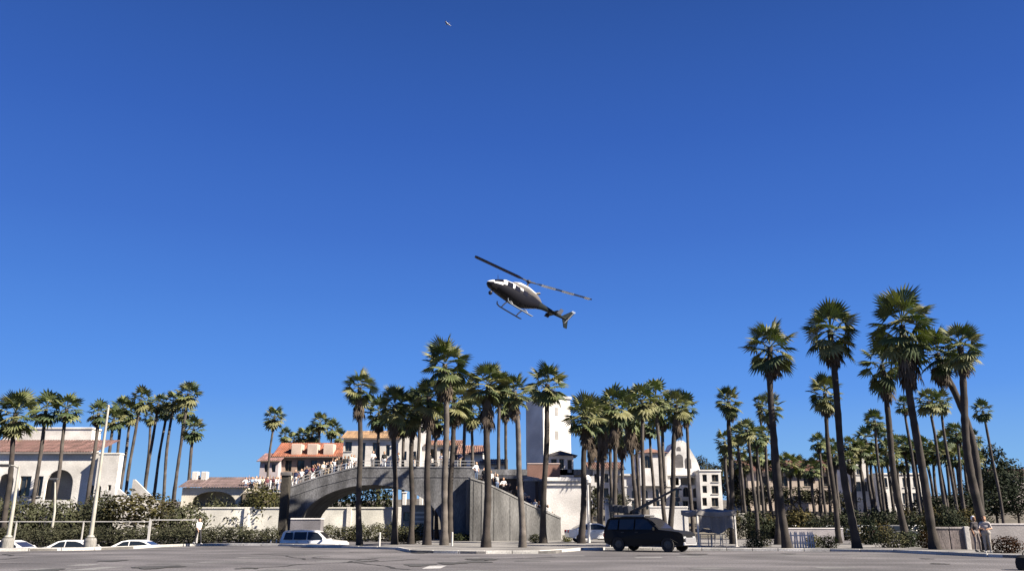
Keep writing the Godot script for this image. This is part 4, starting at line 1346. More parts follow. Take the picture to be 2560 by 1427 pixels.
# ---------------------------------------------------------------- street furniture
func make_street() -> void:
	var pale := Color(0.42, 0.41, 0.36)
	# lamp posts at left
	var lamps := [["lamp post at the far left with a short arm and flat lamp head", 15, 52.5, 46, 1166, "arm"], ["tall slim pale pole on a concrete foot between the parked cars", 222, 52.8, 270, 1016, "pole"], ["short lamp post in front of the dark arch of the arcade building", 124, 76.0, 136, 1200, "head"]]
	for q in lamps:
		var d: float = q[2]
		var b := on_ground(q[1], d)
		b.y = 0.13 if d < 60 else b.y
		var top := P(q[3], q[4], d)
		var o := thing("lamp_post", q[0], "lamp post", b)
		var h := top.y - b.y
		var m := Mb.new()
		m.tube(PackedVector3Array([Vector3(0, 0.5, 0), Vector3(0, h * 0.5, 0), Vector3(top.x - b.x, h, 0)]), PackedFloat32Array([0.13, 0.1, 0.065]), 10, [pale])
		part("post", m, mats.white_metal, o)
		var f := Mb.new()
		f.lathe([Vector2(0.0, -0.1), Vector2(0.36, -0.1), Vector2(0.36, 0.42), Vector2(0.3, 0.56), Vector2(0.0, 0.56)], 14, Color(0.44, 0.43, 0.4))
		part("concrete_foot", f, mats.concrete, o)
		var fl := Mb.new()
		fl.lathe([Vector2(0.16, 0.56), Vector2(0.24, 0.6), Vector2(0.16, 0.72)], 12, pale * 0.9)
		part("base_flange", fl, mats.white_metal, o)
		if q[5] == "arm":
			var a := Mb.new()
			a.tube(PackedVector3Array([Vector3(top.x - b.x, h - 0.1, 0), Vector3(top.x - b.x - 0.3, h + 0.05, 0), Vector3(top.x - b.x - 0.75, h + 0.06, 0)]), PackedFloat32Array([0.06, 0.05, 0.04]), 8, [pale])
			part("arm", a, mats.white_metal, o)
			var hd := Mb.new()
			hd.box(Vector3(top.x - b.x - 0.85, h + 0.06, 0), Vector3(0.7, 0.16, 0.36), Color(0.05, 0.05, 0.05), Basis(), 0.04)
			part("lamp_head", hd, mats.metal, o)
		elif q[5] == "head":
			var hd := Mb.new()
			hd.box(Vector3(top.x - b.x - 0.1, h + 0.1, 0), Vector3(0.8, 0.18, 0.4), Color(0.1, 0.1, 0.1), Basis(), 0.05)
			part("lamp_head", hd, mats.metal, o)
		else:
			var cp := Mb.new()
			cp.lathe([Vector2(0.085, h - 0.02), Vector2(0.1, h + 0.03), Vector2(0.0, h + 0.12)], 10, pale, Vector3(top.x - b.x, 0, 0))
			part("cap", cp, mats.white_metal, o)
	# white handrail on the hedge
	var pts := []
	for px in [-140, 40, 376]:
		var p := P(px, 1306, 72.2)
		pts.append(Vector3(p.x, 0, p.z))
	railing("handrail", "long white handrail in front of the hedge behind the tall slim pole", pts, 1.72, 5.0, Color(0.6, 0.59, 0.56), 1, 0.07)
	pts = []
	for px in [374, 496]:
		var p := P(px, 1300, 72.2)
		pts.append(Vector3(p.x, 0, p.z))
	railing("handrail", "thicker short white handrail ending at the white garden wall", pts, 1.86, 2.2, Color(0.7, 0.69, 0.66), 1, 0.075)
	# white gate pillar and dark post left of the camera car
	var g := thing("gate_pillar", "white square gate pillar left of the black camera car", "pillar", on_ground(1521, 54.5))
	var m := Mb.new()
	m.box(Vector3(0, 1.32, 0), Vector3(0.26, 2.7, 0.26), Color(0.68, 0.67, 0.66), Basis(), 0.02)
	part("shaft", m, mats.plaster, g)
	m = Mb.new()
	m.lathe([Vector2(0.2, 2.66), Vector2(0.2, 2.74), Vector2(0.08, 2.8), Vector2(0.14, 2.9), Vector2(0.1, 3.0), Vector2(0, 3.04)], 12, Color(0.4, 0.39, 0.38))
	part("finial", m, mats.plaster, g)
	var dp := Mb.new()
	dp.rod(Vector3(0, -0.1, 0), Vector3(0, 3.0, 0), 0.11, 0.1, 10, Color(0.035, 0.032, 0.03))
	dp.lathe([Vector2(0.1, 2.98), Vector2(0.13, 3.02), Vector2(0, 3.12)], 10, Color(0.035, 0.032, 0.03))
	tag(part("dark_post", dp, mats.metal, self, Transform3D(Basis(), on_ground(1531, 54.2))), "thin dark post touching the white gate pillar", "post")
	# globe lamp beside the white box tower
	var gl := thing("globe_lamp", "white lamp on a pale post at the right edge of the white box tower", "lamp post", on_ground(1473, 66))
	m = Mb.new()
	m.tube(PackedVector3Array([Vector3(0, -0.1, 0), Vector3(0, 2, 0), Vector3(0, 4.5, 0)]), PackedFloat32Array([0.12, 0.08, 0.06]), 8, [Color(0.66, 0.65, 0.63)])
	part("post", m, mats.white_metal, gl)
	m = Mb.new()
	m.lathe([Vector2(0.08, 4.5), Vector2(0.24, 4.62), Vector2(0.3, 4.85), Vector2(0.24, 5.08), Vector2(0.1, 5.2), Vector2(0, 5.22)], 14, Color(0.78, 0.77, 0.76))
	part("globe", m, mats.plaster, gl)
	# canvas canopy beside the camera car
	var o := on_ground(1777, 55.0)
	o.y = 0.13
	var cv := thing("canvas_canopy", "grey canvas canopy with side panels on white legs beside the camera car", "canopy", o, 0.25)
	var gc := Color(0.36, 0.34, 0.33)
	for s in [[-1.3, 1.0], [1.3, 1.0], [-1.3, -1.0], [1.3, -1.0]]:
		var lg := Mb.new()
		lg.box(Vector3(s[0], 1.05, s[1]), Vector3(0.1, 2.1, 0.1), Color(0.68, 0.66, 0.62), Basis(), 0.01)
		lg.box(Vector3(s[0], 0.02, s[1]), Vector3(0.24, 0.04, 0.24), Color(0.6, 0.58, 0.55))
		part("leg", lg, mats.white_metal, cv)
	var cm := Mb.new()
	var rim: Array[Vector3] = []
	for i in 24:
		var a := TAU * i / 24.0
		var q := Vector2(cos(a), sin(a))
		q /= maxf(absf(q.x), absf(q.y))
		var sag := 0.16 * (1.0 - pow(absf(absf(q.x) - absf(q.y)), 0.6))
		rim.append(Vector3(q.x * 1.4, 2.08 + sag, q.y * 1.1))
	var peak := Vector3(0.1, 2.36, 0)
	for i in 24:
		var a := rim[i]
		var b := rim[(i + 1) % 24]
		var am := a.lerp(peak, 0.5) - Vector3(0, 0.06, 0)
		var bm := b.lerp(peak, 0.5) - Vector3(0, 0.06, 0)
		cm.quad(b, a, am, bm, gc); cm.tri(bm, am, peak, gc)
		cm.quad(a, b, b - Vector3(0, 0.28, 0), a - Vector3(0, 0.28, 0), gc * 0.95)
	part("roof_cloth", cm, mats.canvas, cv)
	var side := Mb.new()
	var n := 22
	for i in n:
		var xa := lerpf(-1.2, 1.2, float(i) / n)
		var xb := lerpf(-1.2, 1.2, float(i + 1) / n)
		var za := 1.02 + 0.06 * sin(i * 1.3)
		var zb := 1.02 + 0.06 * sin((i + 1) * 1.3)
		side.quad(Vector3(xa, 0.95 + 0.2 * sin(i * 0.4), za), Vector3(xb, 0.95 + 0.2 * sin((i + 1) * 0.4), zb), Vector3(xb, 2.0, zb * 0.99), Vector3(xa, 2.0, za * 0.99), gc)
	part("side_panel", side, mats.canvas, cv)
	for k in 2:
		var tb := Mb.new()
		tb.box(Vector3(-0.5 + k * 1.0, 0.74, 0.2), Vector3(0.9, 0.04, 0.6), Color(0.35, 0.34, 0.33), Basis(), 0.01)
		for s in [[-0.4, -0.25], [0.4, -0.25], [-0.4, 0.25], [0.4, 0.25]]:
			tb.box(Vector3(-0.5 + k * 1.0 + s[0], 0.36, 0.2 + s[1]), Vector3(0.04, 0.72, 0.04), Color(0.5, 0.49, 0.48))
		var tbn := part("folding_table", tb, mats.white_metal, self, cv.transform)
		tag(tbn, "left folding table under the canvas canopy" if k == 0 else "right folding table under the canvas canopy", "table", "tables under the canopy")
	# picket fence
	var pf := on_ground(1978, 51.5)
	pf.y = 0.13
	var fence := thing("picket_fence", "short run of white pickets at the kerb right of the round-crowned palm", "fence", pf, 0.1)
	for k in 9:
		var pk := Mb.new()
		var lean := rng.randf_range(-0.06, 0.06)
		pk.prism(PackedVector2Array([Vector2(-0.045, 0), Vector2(0.045, 0), Vector2(0.045 + lean, 0.86), Vector2(lean, 0.95), Vector2(-0.045 + lean, 0.86)]), -0.012, 0.012, Color(0.66, 0.65, 0.66), Transform3D(Basis(), Vector3(0.1 + k * 0.17, 0, 0.02)))
		part("picket", pk, mats.white_metal, fence)
	for y in [0.28, 0.72]:
		var rl := Mb.new()
		rl.box(Vector3(0.78, y, -0.02), Vector3(1.62, 0.07, 0.04), Color(0.6, 0.59, 0.6))
		part("rail", rl, mats.white_metal, fence)
	# masonry wall by the tallest palm
	var mw := on_ground(2336, 48.6)
	mw.y = 0.13
	var wl := thing("block_wall", "low pinkish masonry wall between the tallest palm and the leaning palm", "wall", mw, -0.06)
	for k in 3:
		var bm := Mb.new()
		bm.box(Vector3(0.5 + k * 0.86 + (0.24 if k == 2 else 0.0), 0.56, 0), Vector3(0.82 if k < 2 else 1.1, 1.12, 0.24), vary(Color(0.34, 0.29, 0.28), 0.12), Basis(), 0.02)
		part("panel", bm, mats.concrete, wl)
		bm = Mb.new()
		bm.box(Vector3(0.5 + k * 0.86 + (0.24 if k == 2 else 0.0), 1.16, 0), Vector3(0.84 if k < 2 else 1.14, 0.1, 0.32), Color(0.5, 0.46, 0.45), Basis(), 0.02)
		part("coping_stone", bm, mats.concrete, wl)
	var pl := Mb.new()
	pl.box(Vector3(1.86, 0.62, 0.06), Vector3(0.26, 1.24, 0.36), Color(0.58, 0.56, 0.54), Basis(), 0.02)
	part("pillar", pl, mats.plaster, wl)
	# low walls and a rail in the far car park
	var fw := house("far_low_wall", "long low grey wall across the far car park at right", "wall", 82.0, 1960, 2110, 1322, 1350, 0.3, Color(0.4, 0.38, 0.39), [])
	cornice(fw, 0.1, 0.04, Color(0.58, 0.56, 0.56), "coping")
	var fy := house("far_grey_wall", "long grey wall at the right edge behind the brown bush", "wall", 60.0, 2470, 2640, 1312, 1355, 0.3, Color(0.3, 0.285, 0.29), [])
	cornice(fy, 0.1, 0.04, Color(0.42, 0.4, 0.41), "coping")
	# a black bag at the very corner of the picture
	var bg := thing("black_bag", "black bag standing on the asphalt, cut by the lower right corner", "bag", on_ground(2572, 29.0), 0.4)
	bg.position.y = 0.0
	var bb := Mb.new()
	for i in 7:
		pass
	bb.lathe([Vector2(0.0, 0.0), Vector2(0.3, 0.0), Vector2(0.36, 0.08), Vector2(0.37, 0.24), Vector2(0.33, 0.4), Vector2(0.22, 0.48), Vector2(0.0, 0.5)], 16, Color(0.012, 0.012, 0.013), Vector3.ZERO, Basis().scaled(Vector3(1.3, 1, 0.75)))
	part("body", bb, mats.cloth, bg)
	var hn := Mb.new()
	var hp := PackedVector3Array()
	var hr := PackedFloat32Array()
	for i in 9:
		var a := PI * i / 8.0
		hp.append(Vector3(cos(a) * 0.18, 0.46 + sin(a) * 0.16, 0))
		hr.append(0.02)
	hn.tube(hp, hr, 6, [Color(0.02, 0.02, 0.02)])
	part("handle", hn, mats.cloth, bg)
	for k in 4:
		var bo := Mb.new()
		bo.lathe([Vector2(0.06, -0.05), Vector2(0.06, 0.8), Vector2(0.05, 0.86), Vector2(0, 0.88)], 10, Color(0.62, 0.61, 0.58))
		var px: int = [676, 690, 948, 1130][k]
		tag(part("bollard", bo, mats.white_metal, self, Transform3D(Basis(), on_ground(px, [66.5, 66.5, 54.5, 56.0][k]) + Vector3(0, 0.3 if k < 2 else 0.13, 0))), ["left bollard of the white pair by the parked white car's tail", "right bollard of the white pair by the parked white car's tail", "white bollard between the first two centre palms", "white bollard right of the tallest centre palm"][k], "bollard", "white bollards behind the kerb")


# ---------------------------------------------------------------- vehicles
func car_profile(kind: String) -> Dictionary:
	# side outline of the body with wheel arches (x forward, y up), glass line and roof heights
	if kind == "suv":
		return {"len": 5.1, "w": 2.0, "wheel": 0.4, "fx": 1.62, "rx": -1.5, "belt": 1.12, "roof": 1.9,
			"outline": [Vector2(-2.5, 0.45), Vector2(-2.55, 0.75), Vector2(-2.5, 1.12), Vector2(-2.32, 1.72), Vector2(-2.1, 1.86), Vector2(-1.0, 1.92), Vector2(0.1, 1.88), Vector2(0.45, 1.78), Vector2(1.15, 1.2), Vector2(2.3, 1.08), Vector2(2.5, 0.95), Vector2(2.56, 0.6), Vector2(2.45, 0.38)],
			"glass": [[Vector2(-2.22, 1.2), Vector2(-1.5, 1.2), Vector2(-1.5, 1.74), Vector2(-2.08, 1.72)], [Vector2(-1.4, 1.2), Vector2(-0.45, 1.2), Vector2(-0.45, 1.76), Vector2(-1.4, 1.75)], [Vector2(-0.36, 1.2), Vector2(0.92, 1.2), Vector2(0.4, 1.68), Vector2(0.1, 1.76), Vector2(-0.36, 1.76)]],
			"shield": [Vector2(1.08, 1.25), Vector2(0.5, 1.74)], "back": [Vector2(-2.44, 1.24), Vector2(-2.33, 1.68)]}
	return {"len": 4.6, "w": 1.82, "wheel": 0.33, "fx": 1.42, "rx": -1.32, "belt": 0.9, "roof": 1.45,
		"outline": [Vector2(-2.22, 0.4), Vector2(-2.3, 0.7), Vector2(-2.22, 0.96), Vector2(-1.75, 1.02), Vector2(-1.1, 1.36), Vector2(-0.6, 1.45), Vector2(0.1, 1.44), Vector2(0.45, 1.34), Vector2(1.2, 0.96), Vector2(2.0, 0.82), Vector2(2.24, 0.68), Vector2(2.3, 0.48), Vector2(2.2, 0.3)],
		"glass": [[Vector2(-1.5, 0.99), Vector2(-0.6, 0.97), Vector2(-0.6, 1.36), Vector2(-1.0, 1.31)], [Vector2(-0.52, 0.97), Vector2(0.98, 0.96), Vector2(0.42, 1.27), Vector2(0.08, 1.36), Vector2(-0.52, 1.37)]],
		"shield": [Vector2(1.12, 0.99), Vector2(0.5, 1.31)], "back": [Vector2(-1.7, 1.04), Vector2(-1.14, 1.34)]}


func half_width(p: Vector2, c: Dictionary) -> float:
	var hw: float = c.w / 2
	hw -= 0.3 * maxf(0.0, (p.y - c.belt)) * 1.0
	hw -= 0.22 * pow(clampf((absf(p.x) - 1.5) / (c.len / 2 - 1.5), 0, 1), 2.2)
	if p.y < 0.5:
		hw -= 0.05
	return hw


func car(called: String, label: String, group: String, kind: String, paint: Color, at: Vector3, turn: float) -> Node3D:
	var c := car_profile(kind)
	var o := thing(called, label, "car", at, turn, group)
	var poly := PackedVector2Array(c.outline)
	# wheel arches along the sill, front to rear
	for wx in [c.fx, c.rx]:
		var r: float = c.wheel + 0.07
		for k in 9:
			var a := PI * k / 8.0
			poly.append(Vector2(wx + cos(a) * r, 0.3 + sin(a) * r * 1.02))
	if Geometry2D.is_polygon_clockwise(poly):
		poly.reverse()
	var dense := PackedVector2Array()
	for i in poly.size():
		var a := poly[i]
		var b := poly[(i + 1) % poly.size()]
		var n := maxi(1, int(a.distance_to(b) / 0.22))
		for k in n:
			dense.append(a.lerp(b, float(k) / n))
	var mb := Mb.new()
	# horizontal strips of the side, so that it curves inwards above the belt
	var idx := Geometry2D.triangulate_polygon(dense)
	for i in range(0, idx.size(), 3):
		var p := [dense[idx[i]], dense[idx[i + 1]], dense[idx[i + 2]]]
		if (p[1] - p[0]).cross(p[2] - p[0]) < 0:
			var s: Vector2 = p[1]
			p[1] = p[2]
			p[2] = s
		var q := []
		for k in 3:
			q.append(Vector3(p[k].x, p[k].y, half_width(p[k], c)))
		mb.tri(q[0], q[1], q[2], paint)
		mb.tri(q[0] * Vector3(1, 1, -1), q[2] * Vector3(1, 1, -1), q[1] * Vector3(1, 1, -1), paint)
	for i in dense.size():
		var a := dense[i]
		var b := dense[(i + 1) % dense.size()]
		var ha := half_width(a, c)
		var hb := half_width(b, c)
		mb.quad(Vector3(a.x, a.y, ha), Vector3(a.x, a.y, -ha), Vector3(b.x, b.y, -hb), Vector3(b.x, b.y, hb), paint)
	var skin: Material = mats.black_paint if paint.r < 0.02 else mats.paint
	part("body", mb, skin, o)
	# glass
	for g in c.glass:
		for s in [1.0, -1.0]:
			var gm := Mb.new()
			var gp := PackedVector2Array(g)
			var ii := Geometry2D.triangulate_polygon(gp)
			for i in range(0, ii.size(), 3):
				var q := []
				for k in 3:
					var p: Vector2 = gp[ii[i + k]]
					q.append(Vector3(p.x, p.y, (half_width(p, c) + 0.012) * s))
				gm.tri(q[0], q[1], q[2], Color(0.015, 0.017, 0.02))
			part("side_window", gm, mats.glass, o)
	for e in [["windscreen", c.shield], ["rear_window", c.back]]:
		var gm := Mb.new()
		var a: Vector2 = e[1][0]
		var b: Vector2 = e[1][1]
		var nn := Vector2(-(b - a).y, (b - a).x).normalized()
		if nn.y < 0 and e[0] == "windscreen": nn = -nn
		if e[0] == "rear_window" and nn.x > 0: nn = -nn
		a += nn * 0.02
		b += nn * 0.02
		var ha := half_width(a, c) - 0.1
		var hb := half_width(b, c) - 0.1
		gm.quad(Vector3(a.x, a.y, ha), Vector3(a.x, a.y, -ha), Vector3(b.x, b.y, -hb), Vector3(b.x, b.y, hb), Color(0.02, 0.023, 0.027))
		part(e[0], gm, mats.glass, o)
	# wheels
	for wx in [c.fx, c.rx]:
		for s in [1.0, -1.0]:
			var r: float = c.wheel
			var tm := Mb.new()
			var ax := Basis(Vector3.RIGHT, PI / 2 * s)
			tm.lathe([Vector2(r * 0.62, -0.1), Vector2(r * 0.95, -0.1), Vector2(r, -0.06), Vector2(r, 0.06), Vector2(r * 0.95, 0.1), Vector2(r * 0.62, 0.1)], 20, Color(0.02, 0.02, 0.02), Vector3.ZERO, ax)
			var wn := part("wheel", tm, mats.rubber, o, Transform3D(Basis(), Vector3(wx, r, s * (c.w / 2 - 0.13))))
			var rm := Mb.new()
			rm.lathe([Vector2(r * 0.63, 0.07), Vector2(r * 0.56, 0.08), Vector2(r * 0.5, 0.05), Vector2(r * 0.14, 0.06), Vector2(0, 0.08)], 16, Color(0.35, 0.35, 0.36) if kind != "suv" else Color(0.05, 0.05, 0.05), Vector3.ZERO, ax)
			part("rim", rm, mats.metal, wn)
	# lamps, bumpers, grille, handles, mirrors
	var fx: float = c.outline[c.outline.size() - 3].x
	var fy: float = c.outline[c.outline.size() - 3].y - 0.08
	for s in [1.0, -1.0]:
		var hm := Mb.new()
		hm.box(Vector3(fx - 0.02, fy - (0.1 if kind == "suv" else 0.0), s * (c.w / 2 - 0.42)), Vector3(0.12, 0.15, 0.36), Color(0.3, 0.31, 0.32), Basis(), 0.03)
		part("headlight", hm, mats.glass, o)
		var rl := Mb.new()
		rl.box(Vector3(c.outline[1].x + 0.02, c.outline[1].y + 0.14, s * (c.w / 2 - 0.34)), Vector3(0.1, 0.2, 0.26), Color(0.3, 0.012, 0.012), Basis(), 0.02)
		part("tail_light", rl, mats.glass, o)
		var mm := Mb.new()
		mm.box(Vector3(c.shield[0].x - 0.22, c.belt + 0.12, s * (c.w / 2 + 0.1)), Vector3(0.1, 0.16, 0.2), paint, Basis(), 0.03)
		part("mirror", mm, skin, o)
		for hx in [-0.25, -1.15 if kind == "suv" else -1.0]:
			var dm := Mb.new()
			dm.box(Vector3(hx, c.belt - 0.08, s * (c.w / 2 + 0.012)), Vector3(0.18, 0.03, 0.03), Color(0.4, 0.4, 0.4) if kind != "suv" else Color(0.05, 0.05, 0.05))
			part("door_handle", dm, mats.metal, o)
	var gr := Mb.new()
	gr.box(Vector3(fx + 0.03, fy - 0.2, 0), Vector3(0.06, 0.2, c.w * 0.42), Color(0.03, 0.03, 0.03), Basis(), 0.02)
	part("grille", gr, mats.metal, o)
	var bp := Mb.new()
	bp.box(Vector3(c.outline[c.outline.size() - 2].x - 0.02, 0.46, 0), Vector3(0.14, 0.16, c.w * 0.78), Color(0.45, 0.45, 0.46) if kind == "suv" else paint * 0.9, Basis(), 0.04)
	part("front_bumper", bp, mats.metal if kind == "suv" else mats.paint, o)
	return o


func make_vehicles() -> void:
	var white := Color(0.72, 0.72, 0.71)
	var specs := [
		["white car parked in the dip right of the tall slim pole", "sedan", white, 352, 60.5, 0.1],
		["white car parked behind the tall slim pole, half hidden by its foot", "sedan", white, 196, 60.0, 0.05],
		["white car at the far left edge behind the lamp post", "sedan", white, 30, 59.0, 0.0],
		["white estate car with dark windows parked in front of the bridge arch", "suv", Color(0.76, 0.76, 0.75), 786, 66.5, 0.0],
		["white car in the far car park by the grove, leftmost", "sedan", white, 1996, 100.0, 0.3],
		["white car in the far car park, second from the left", "sedan", white, 2024, 108.0, 0.2],
		["silver car in the far car park behind the second big palm", "sedan", Color(0.34, 0.35, 0.36), 2076, 88.0, 3.0],
		["pale grey car right of the second big palm's trunk", "sedan", Color(0.55, 0.57, 0.58), 2176, 84.0, 0.15],
		["dark car behind the wide grey-green bush", "sedan", Color(0.03, 0.032, 0.036), 2240, 80.0, 0.1],
		["white car between the tallest palm and the overlapping palm", "sedan", white, 2294, 92.0, 0.4],
		["silver car at the far right edge behind the grey wall", "sedan", Color(0.4, 0.4, 0.42), 2545, 86.0, 0.0],
		["dark car in the car park behind the white gate pillar", "sedan", Color(0.04, 0.04, 0.045), 1500, 92.0, 0.2],
		["white car at the car park entrance left of the gate pillar", "sedan", white, 1488, 68.0, 0.15],
	]
	for q in specs:
		var at := on_ground(q[3], q[4])
		if at.x > -9.0 and q[4] < 80.0:
			at.y = 0.13 if q[4] < kerb_distance(at.x) + 30.0 else at.y
		if q[1] == "suv": at.y -= 0.35
		car("parked_car", q[0], "parked cars", q[1], q[2], at, q[5])
	# the black camera car with its crane
	var b := on_ground(1624, 49.3)
	b.y = 0.0
	var o := car("camera_car", "black off-roader with a camera crane on its roof standing by the kerb", "", "suv", Color(0.012, 0.012, 0.013), b, deg_to_rad(-37.0))
	var dark := Color(0.03, 0.03, 0.032)
	var m := Mb.new()
	m.box(Vector3(-0.9, 1.98, 0), Vector3(2.0, 0.08, 1.3), Color(0.2, 0.2, 0.205), Basis(), 0.02)
	for s in [-0.6, 0.6]:
		m.bar(Vector3(-1.9, 1.93, s), Vector3(0.1, 1.93, s), 0.06, 0.05, Color(0.3, 0.3, 0.3))
	part("roof_platform", m, mats.metal, o)
	m = Mb.new()
	m.lathe([Vector2(0.26, 2.02), Vector2(0.26, 2.1), Vector2(0.14, 2.14), Vector2(0.12, 2.3), Vector2(0.18, 2.34), Vector2(0, 2.4)], 14, dark, Vector3(-0.7, 0, 0))
	part("turntable", m, mats.metal, o)
	var pv := Vector3(-0.7, 2.3, 0)
	var tip := Vector3(2.05, 3.38, 0.5)
	m = Mb.new()
	m.bar(pv + (pv - tip).normalized() * 0.9, pv, 0.2, 0.18, dark)
	m.bar(pv, pv.lerp(tip, 0.55), 0.16, 0.15, dark)
	m.bar(pv.lerp(tip, 0.5), tip, 0.11, 0.1, dark)
	part("crane_boom", m, mats.metal, o)
	m = Mb.new()
	for k in 4:
		m.box(pv + Vector3(-0.6 - k * 0.34, 0.0 + k * 0.03, -0.02), Vector3(0.32, 0.42, 0.5), dark * 1.3, Basis(Vector3.FORWARD, -0.1), 0.03)
	part("counterweight", m, mats.metal, o)
	m = Mb.new()
	m.bar(tip + Vector3(0, 0.02, 0), tip + Vector3(0.45, -0.02, 0.05), 0.1, 0.1, dark)
	m.rod(tip + Vector3(0.2, 0.0, 0.02), tip + Vector3(0.2, -0.5, 0.02), 0.05, 0.05, 8, dark)
	m.box(tip + Vector3(0.2, -0.55, 0.02), Vector3(0.34, 0.24, 0.24), dark, Basis(), 0.04)
	part("camera_head", m, mats.metal, o)
	m = Mb.new()
	m.box(Vector3(2.58, 0.62, 0), Vector3(0.1, 0.3, 1.3), Color(0.3, 0.3, 0.31), Basis(), 0.03)
	part("push_bar", m, mats.metal, o)


# ---------------------------------------------------------------- people
func pose(kind: String) -> Array:
	# bones: from, to, radius at both ends, region (0 skin, 1 top, 2 trousers, 3 shoes, 4 hair); facing +z, height 1.75
	var b := []
	var lean := 0.06 if kind == "lean" else 0.0
	var hipw := 0.095
	b.append([Vector3(-0.09, 0.95, 0), Vector3(0.09, 0.95, 0), 0.125, 0.125, 2])
	b.append([Vector3(0, 1.04, 0), Vector3(0, 1.22, lean * 0.6), 0.125, 0.135, 1])
	b.append([Vector3(-0.07, 1.24, lean * 0.6), Vector3(0.07, 1.24, lean * 0.6), 0.125, 0.125, 1])
	b.append([Vector3(-0.14, 1.4, lean), Vector3(0.14, 1.4, lean), 0.085, 0.085, 1])
	b.append([Vector3(0, 1.42, lean), Vector3(0, 1.54, lean + 0.02), 0.055, 0.052, 0])
	b.append([Vector3(0, 1.6, lean + 0.035), Vector3(0, 1.665, lean + 0.015), 0.082, 0.092, 0])
	b.append([Vector3(0, 1.575, lean + 0.07), Vector3(0, 1.6, lean + 0.05), 0.04, 0.05, 0])
	b.append([Vector3(0, 1.625, lean + 0.125), Vector3(0, 1.645, lean + 0.115), 0.016, 0.012, 0])
	b.append([Vector3(0, 1.685, lean - 0.012), Vector3(0, 1.62, lean - 0.045), 0.098, 0.085, 4])
	for s in [-1.0, 1.0]:
		var sh := Vector3(s * 0.19, 1.4, lean)
		var el := Vector3(s * 0.24, 1.13, lean - 0.02)
		var wr := Vector3(s * 0.23, 0.88, lean + 0.07)
		if kind == "lean" or (kind == "phone" and s > 0):
			el = Vector3(s * 0.27, 1.15, 0.16)
			wr = Vector3(s * 0.12, 1.12, 0.4)
		if kind == "phone" and s > 0:
			el = Vector3(0.25, 1.22, 0.2)
			wr = Vector3(0.1, 1.5, 0.34)
		if kind == "hips":
			el = Vector3(s * 0.4, 1.18, -0.06)
			wr = Vector3(s * 0.2, 1.0, 0.1)
		if kind == "walk":
			el = Vector3(s * 0.24, 1.14, -0.14 * s)
			wr = Vector3(s * 0.23, 0.92, -0.2 * s + 0.12)
		if kind == "wave" and s < 0:
			el = Vector3(-0.38, 1.5, 0.05)
			wr = Vector3(-0.36, 1.78, 0.1)
		b.append([sh, el, 0.056, 0.044, 1])
		b.append([el, wr, 0.042, 0.03, 0])
		var hd := (wr - el).normalized()
		b.append([wr, wr + hd * 0.075, 0.032, 0.034, 0, "hand", hd])
		var hip := Vector3(s * hipw, 0.92, 0)
		var kn := Vector3(s * 0.105, 0.5, 0.02)
		var an := Vector3(s * 0.11, 0.09, -0.02)
		if kind == "walk":
			kn = Vector3(s * 0.1, 0.51, 0.14 * s + 0.03)
			an = Vector3(s * 0.1, 0.1 if s > 0 else 0.15, 0.26 * s - (0.08 if s < 0 else 0.0))
		if kind == "stand2" and s > 0:
			kn = Vector3(0.14, 0.5, 0.06)
			an = Vector3(0.19, 0.09, 0.02)
		b.append([hip, kn, 0.092, 0.062, 2])
		b.append([kn, an, 0.06, 0.042, 2])
		b.append([an + Vector3(0, -0.04, 0.0), an + Vector3(0.02 * s, -0.06, 0.15), 0.045, 0.034, 3])
	return b


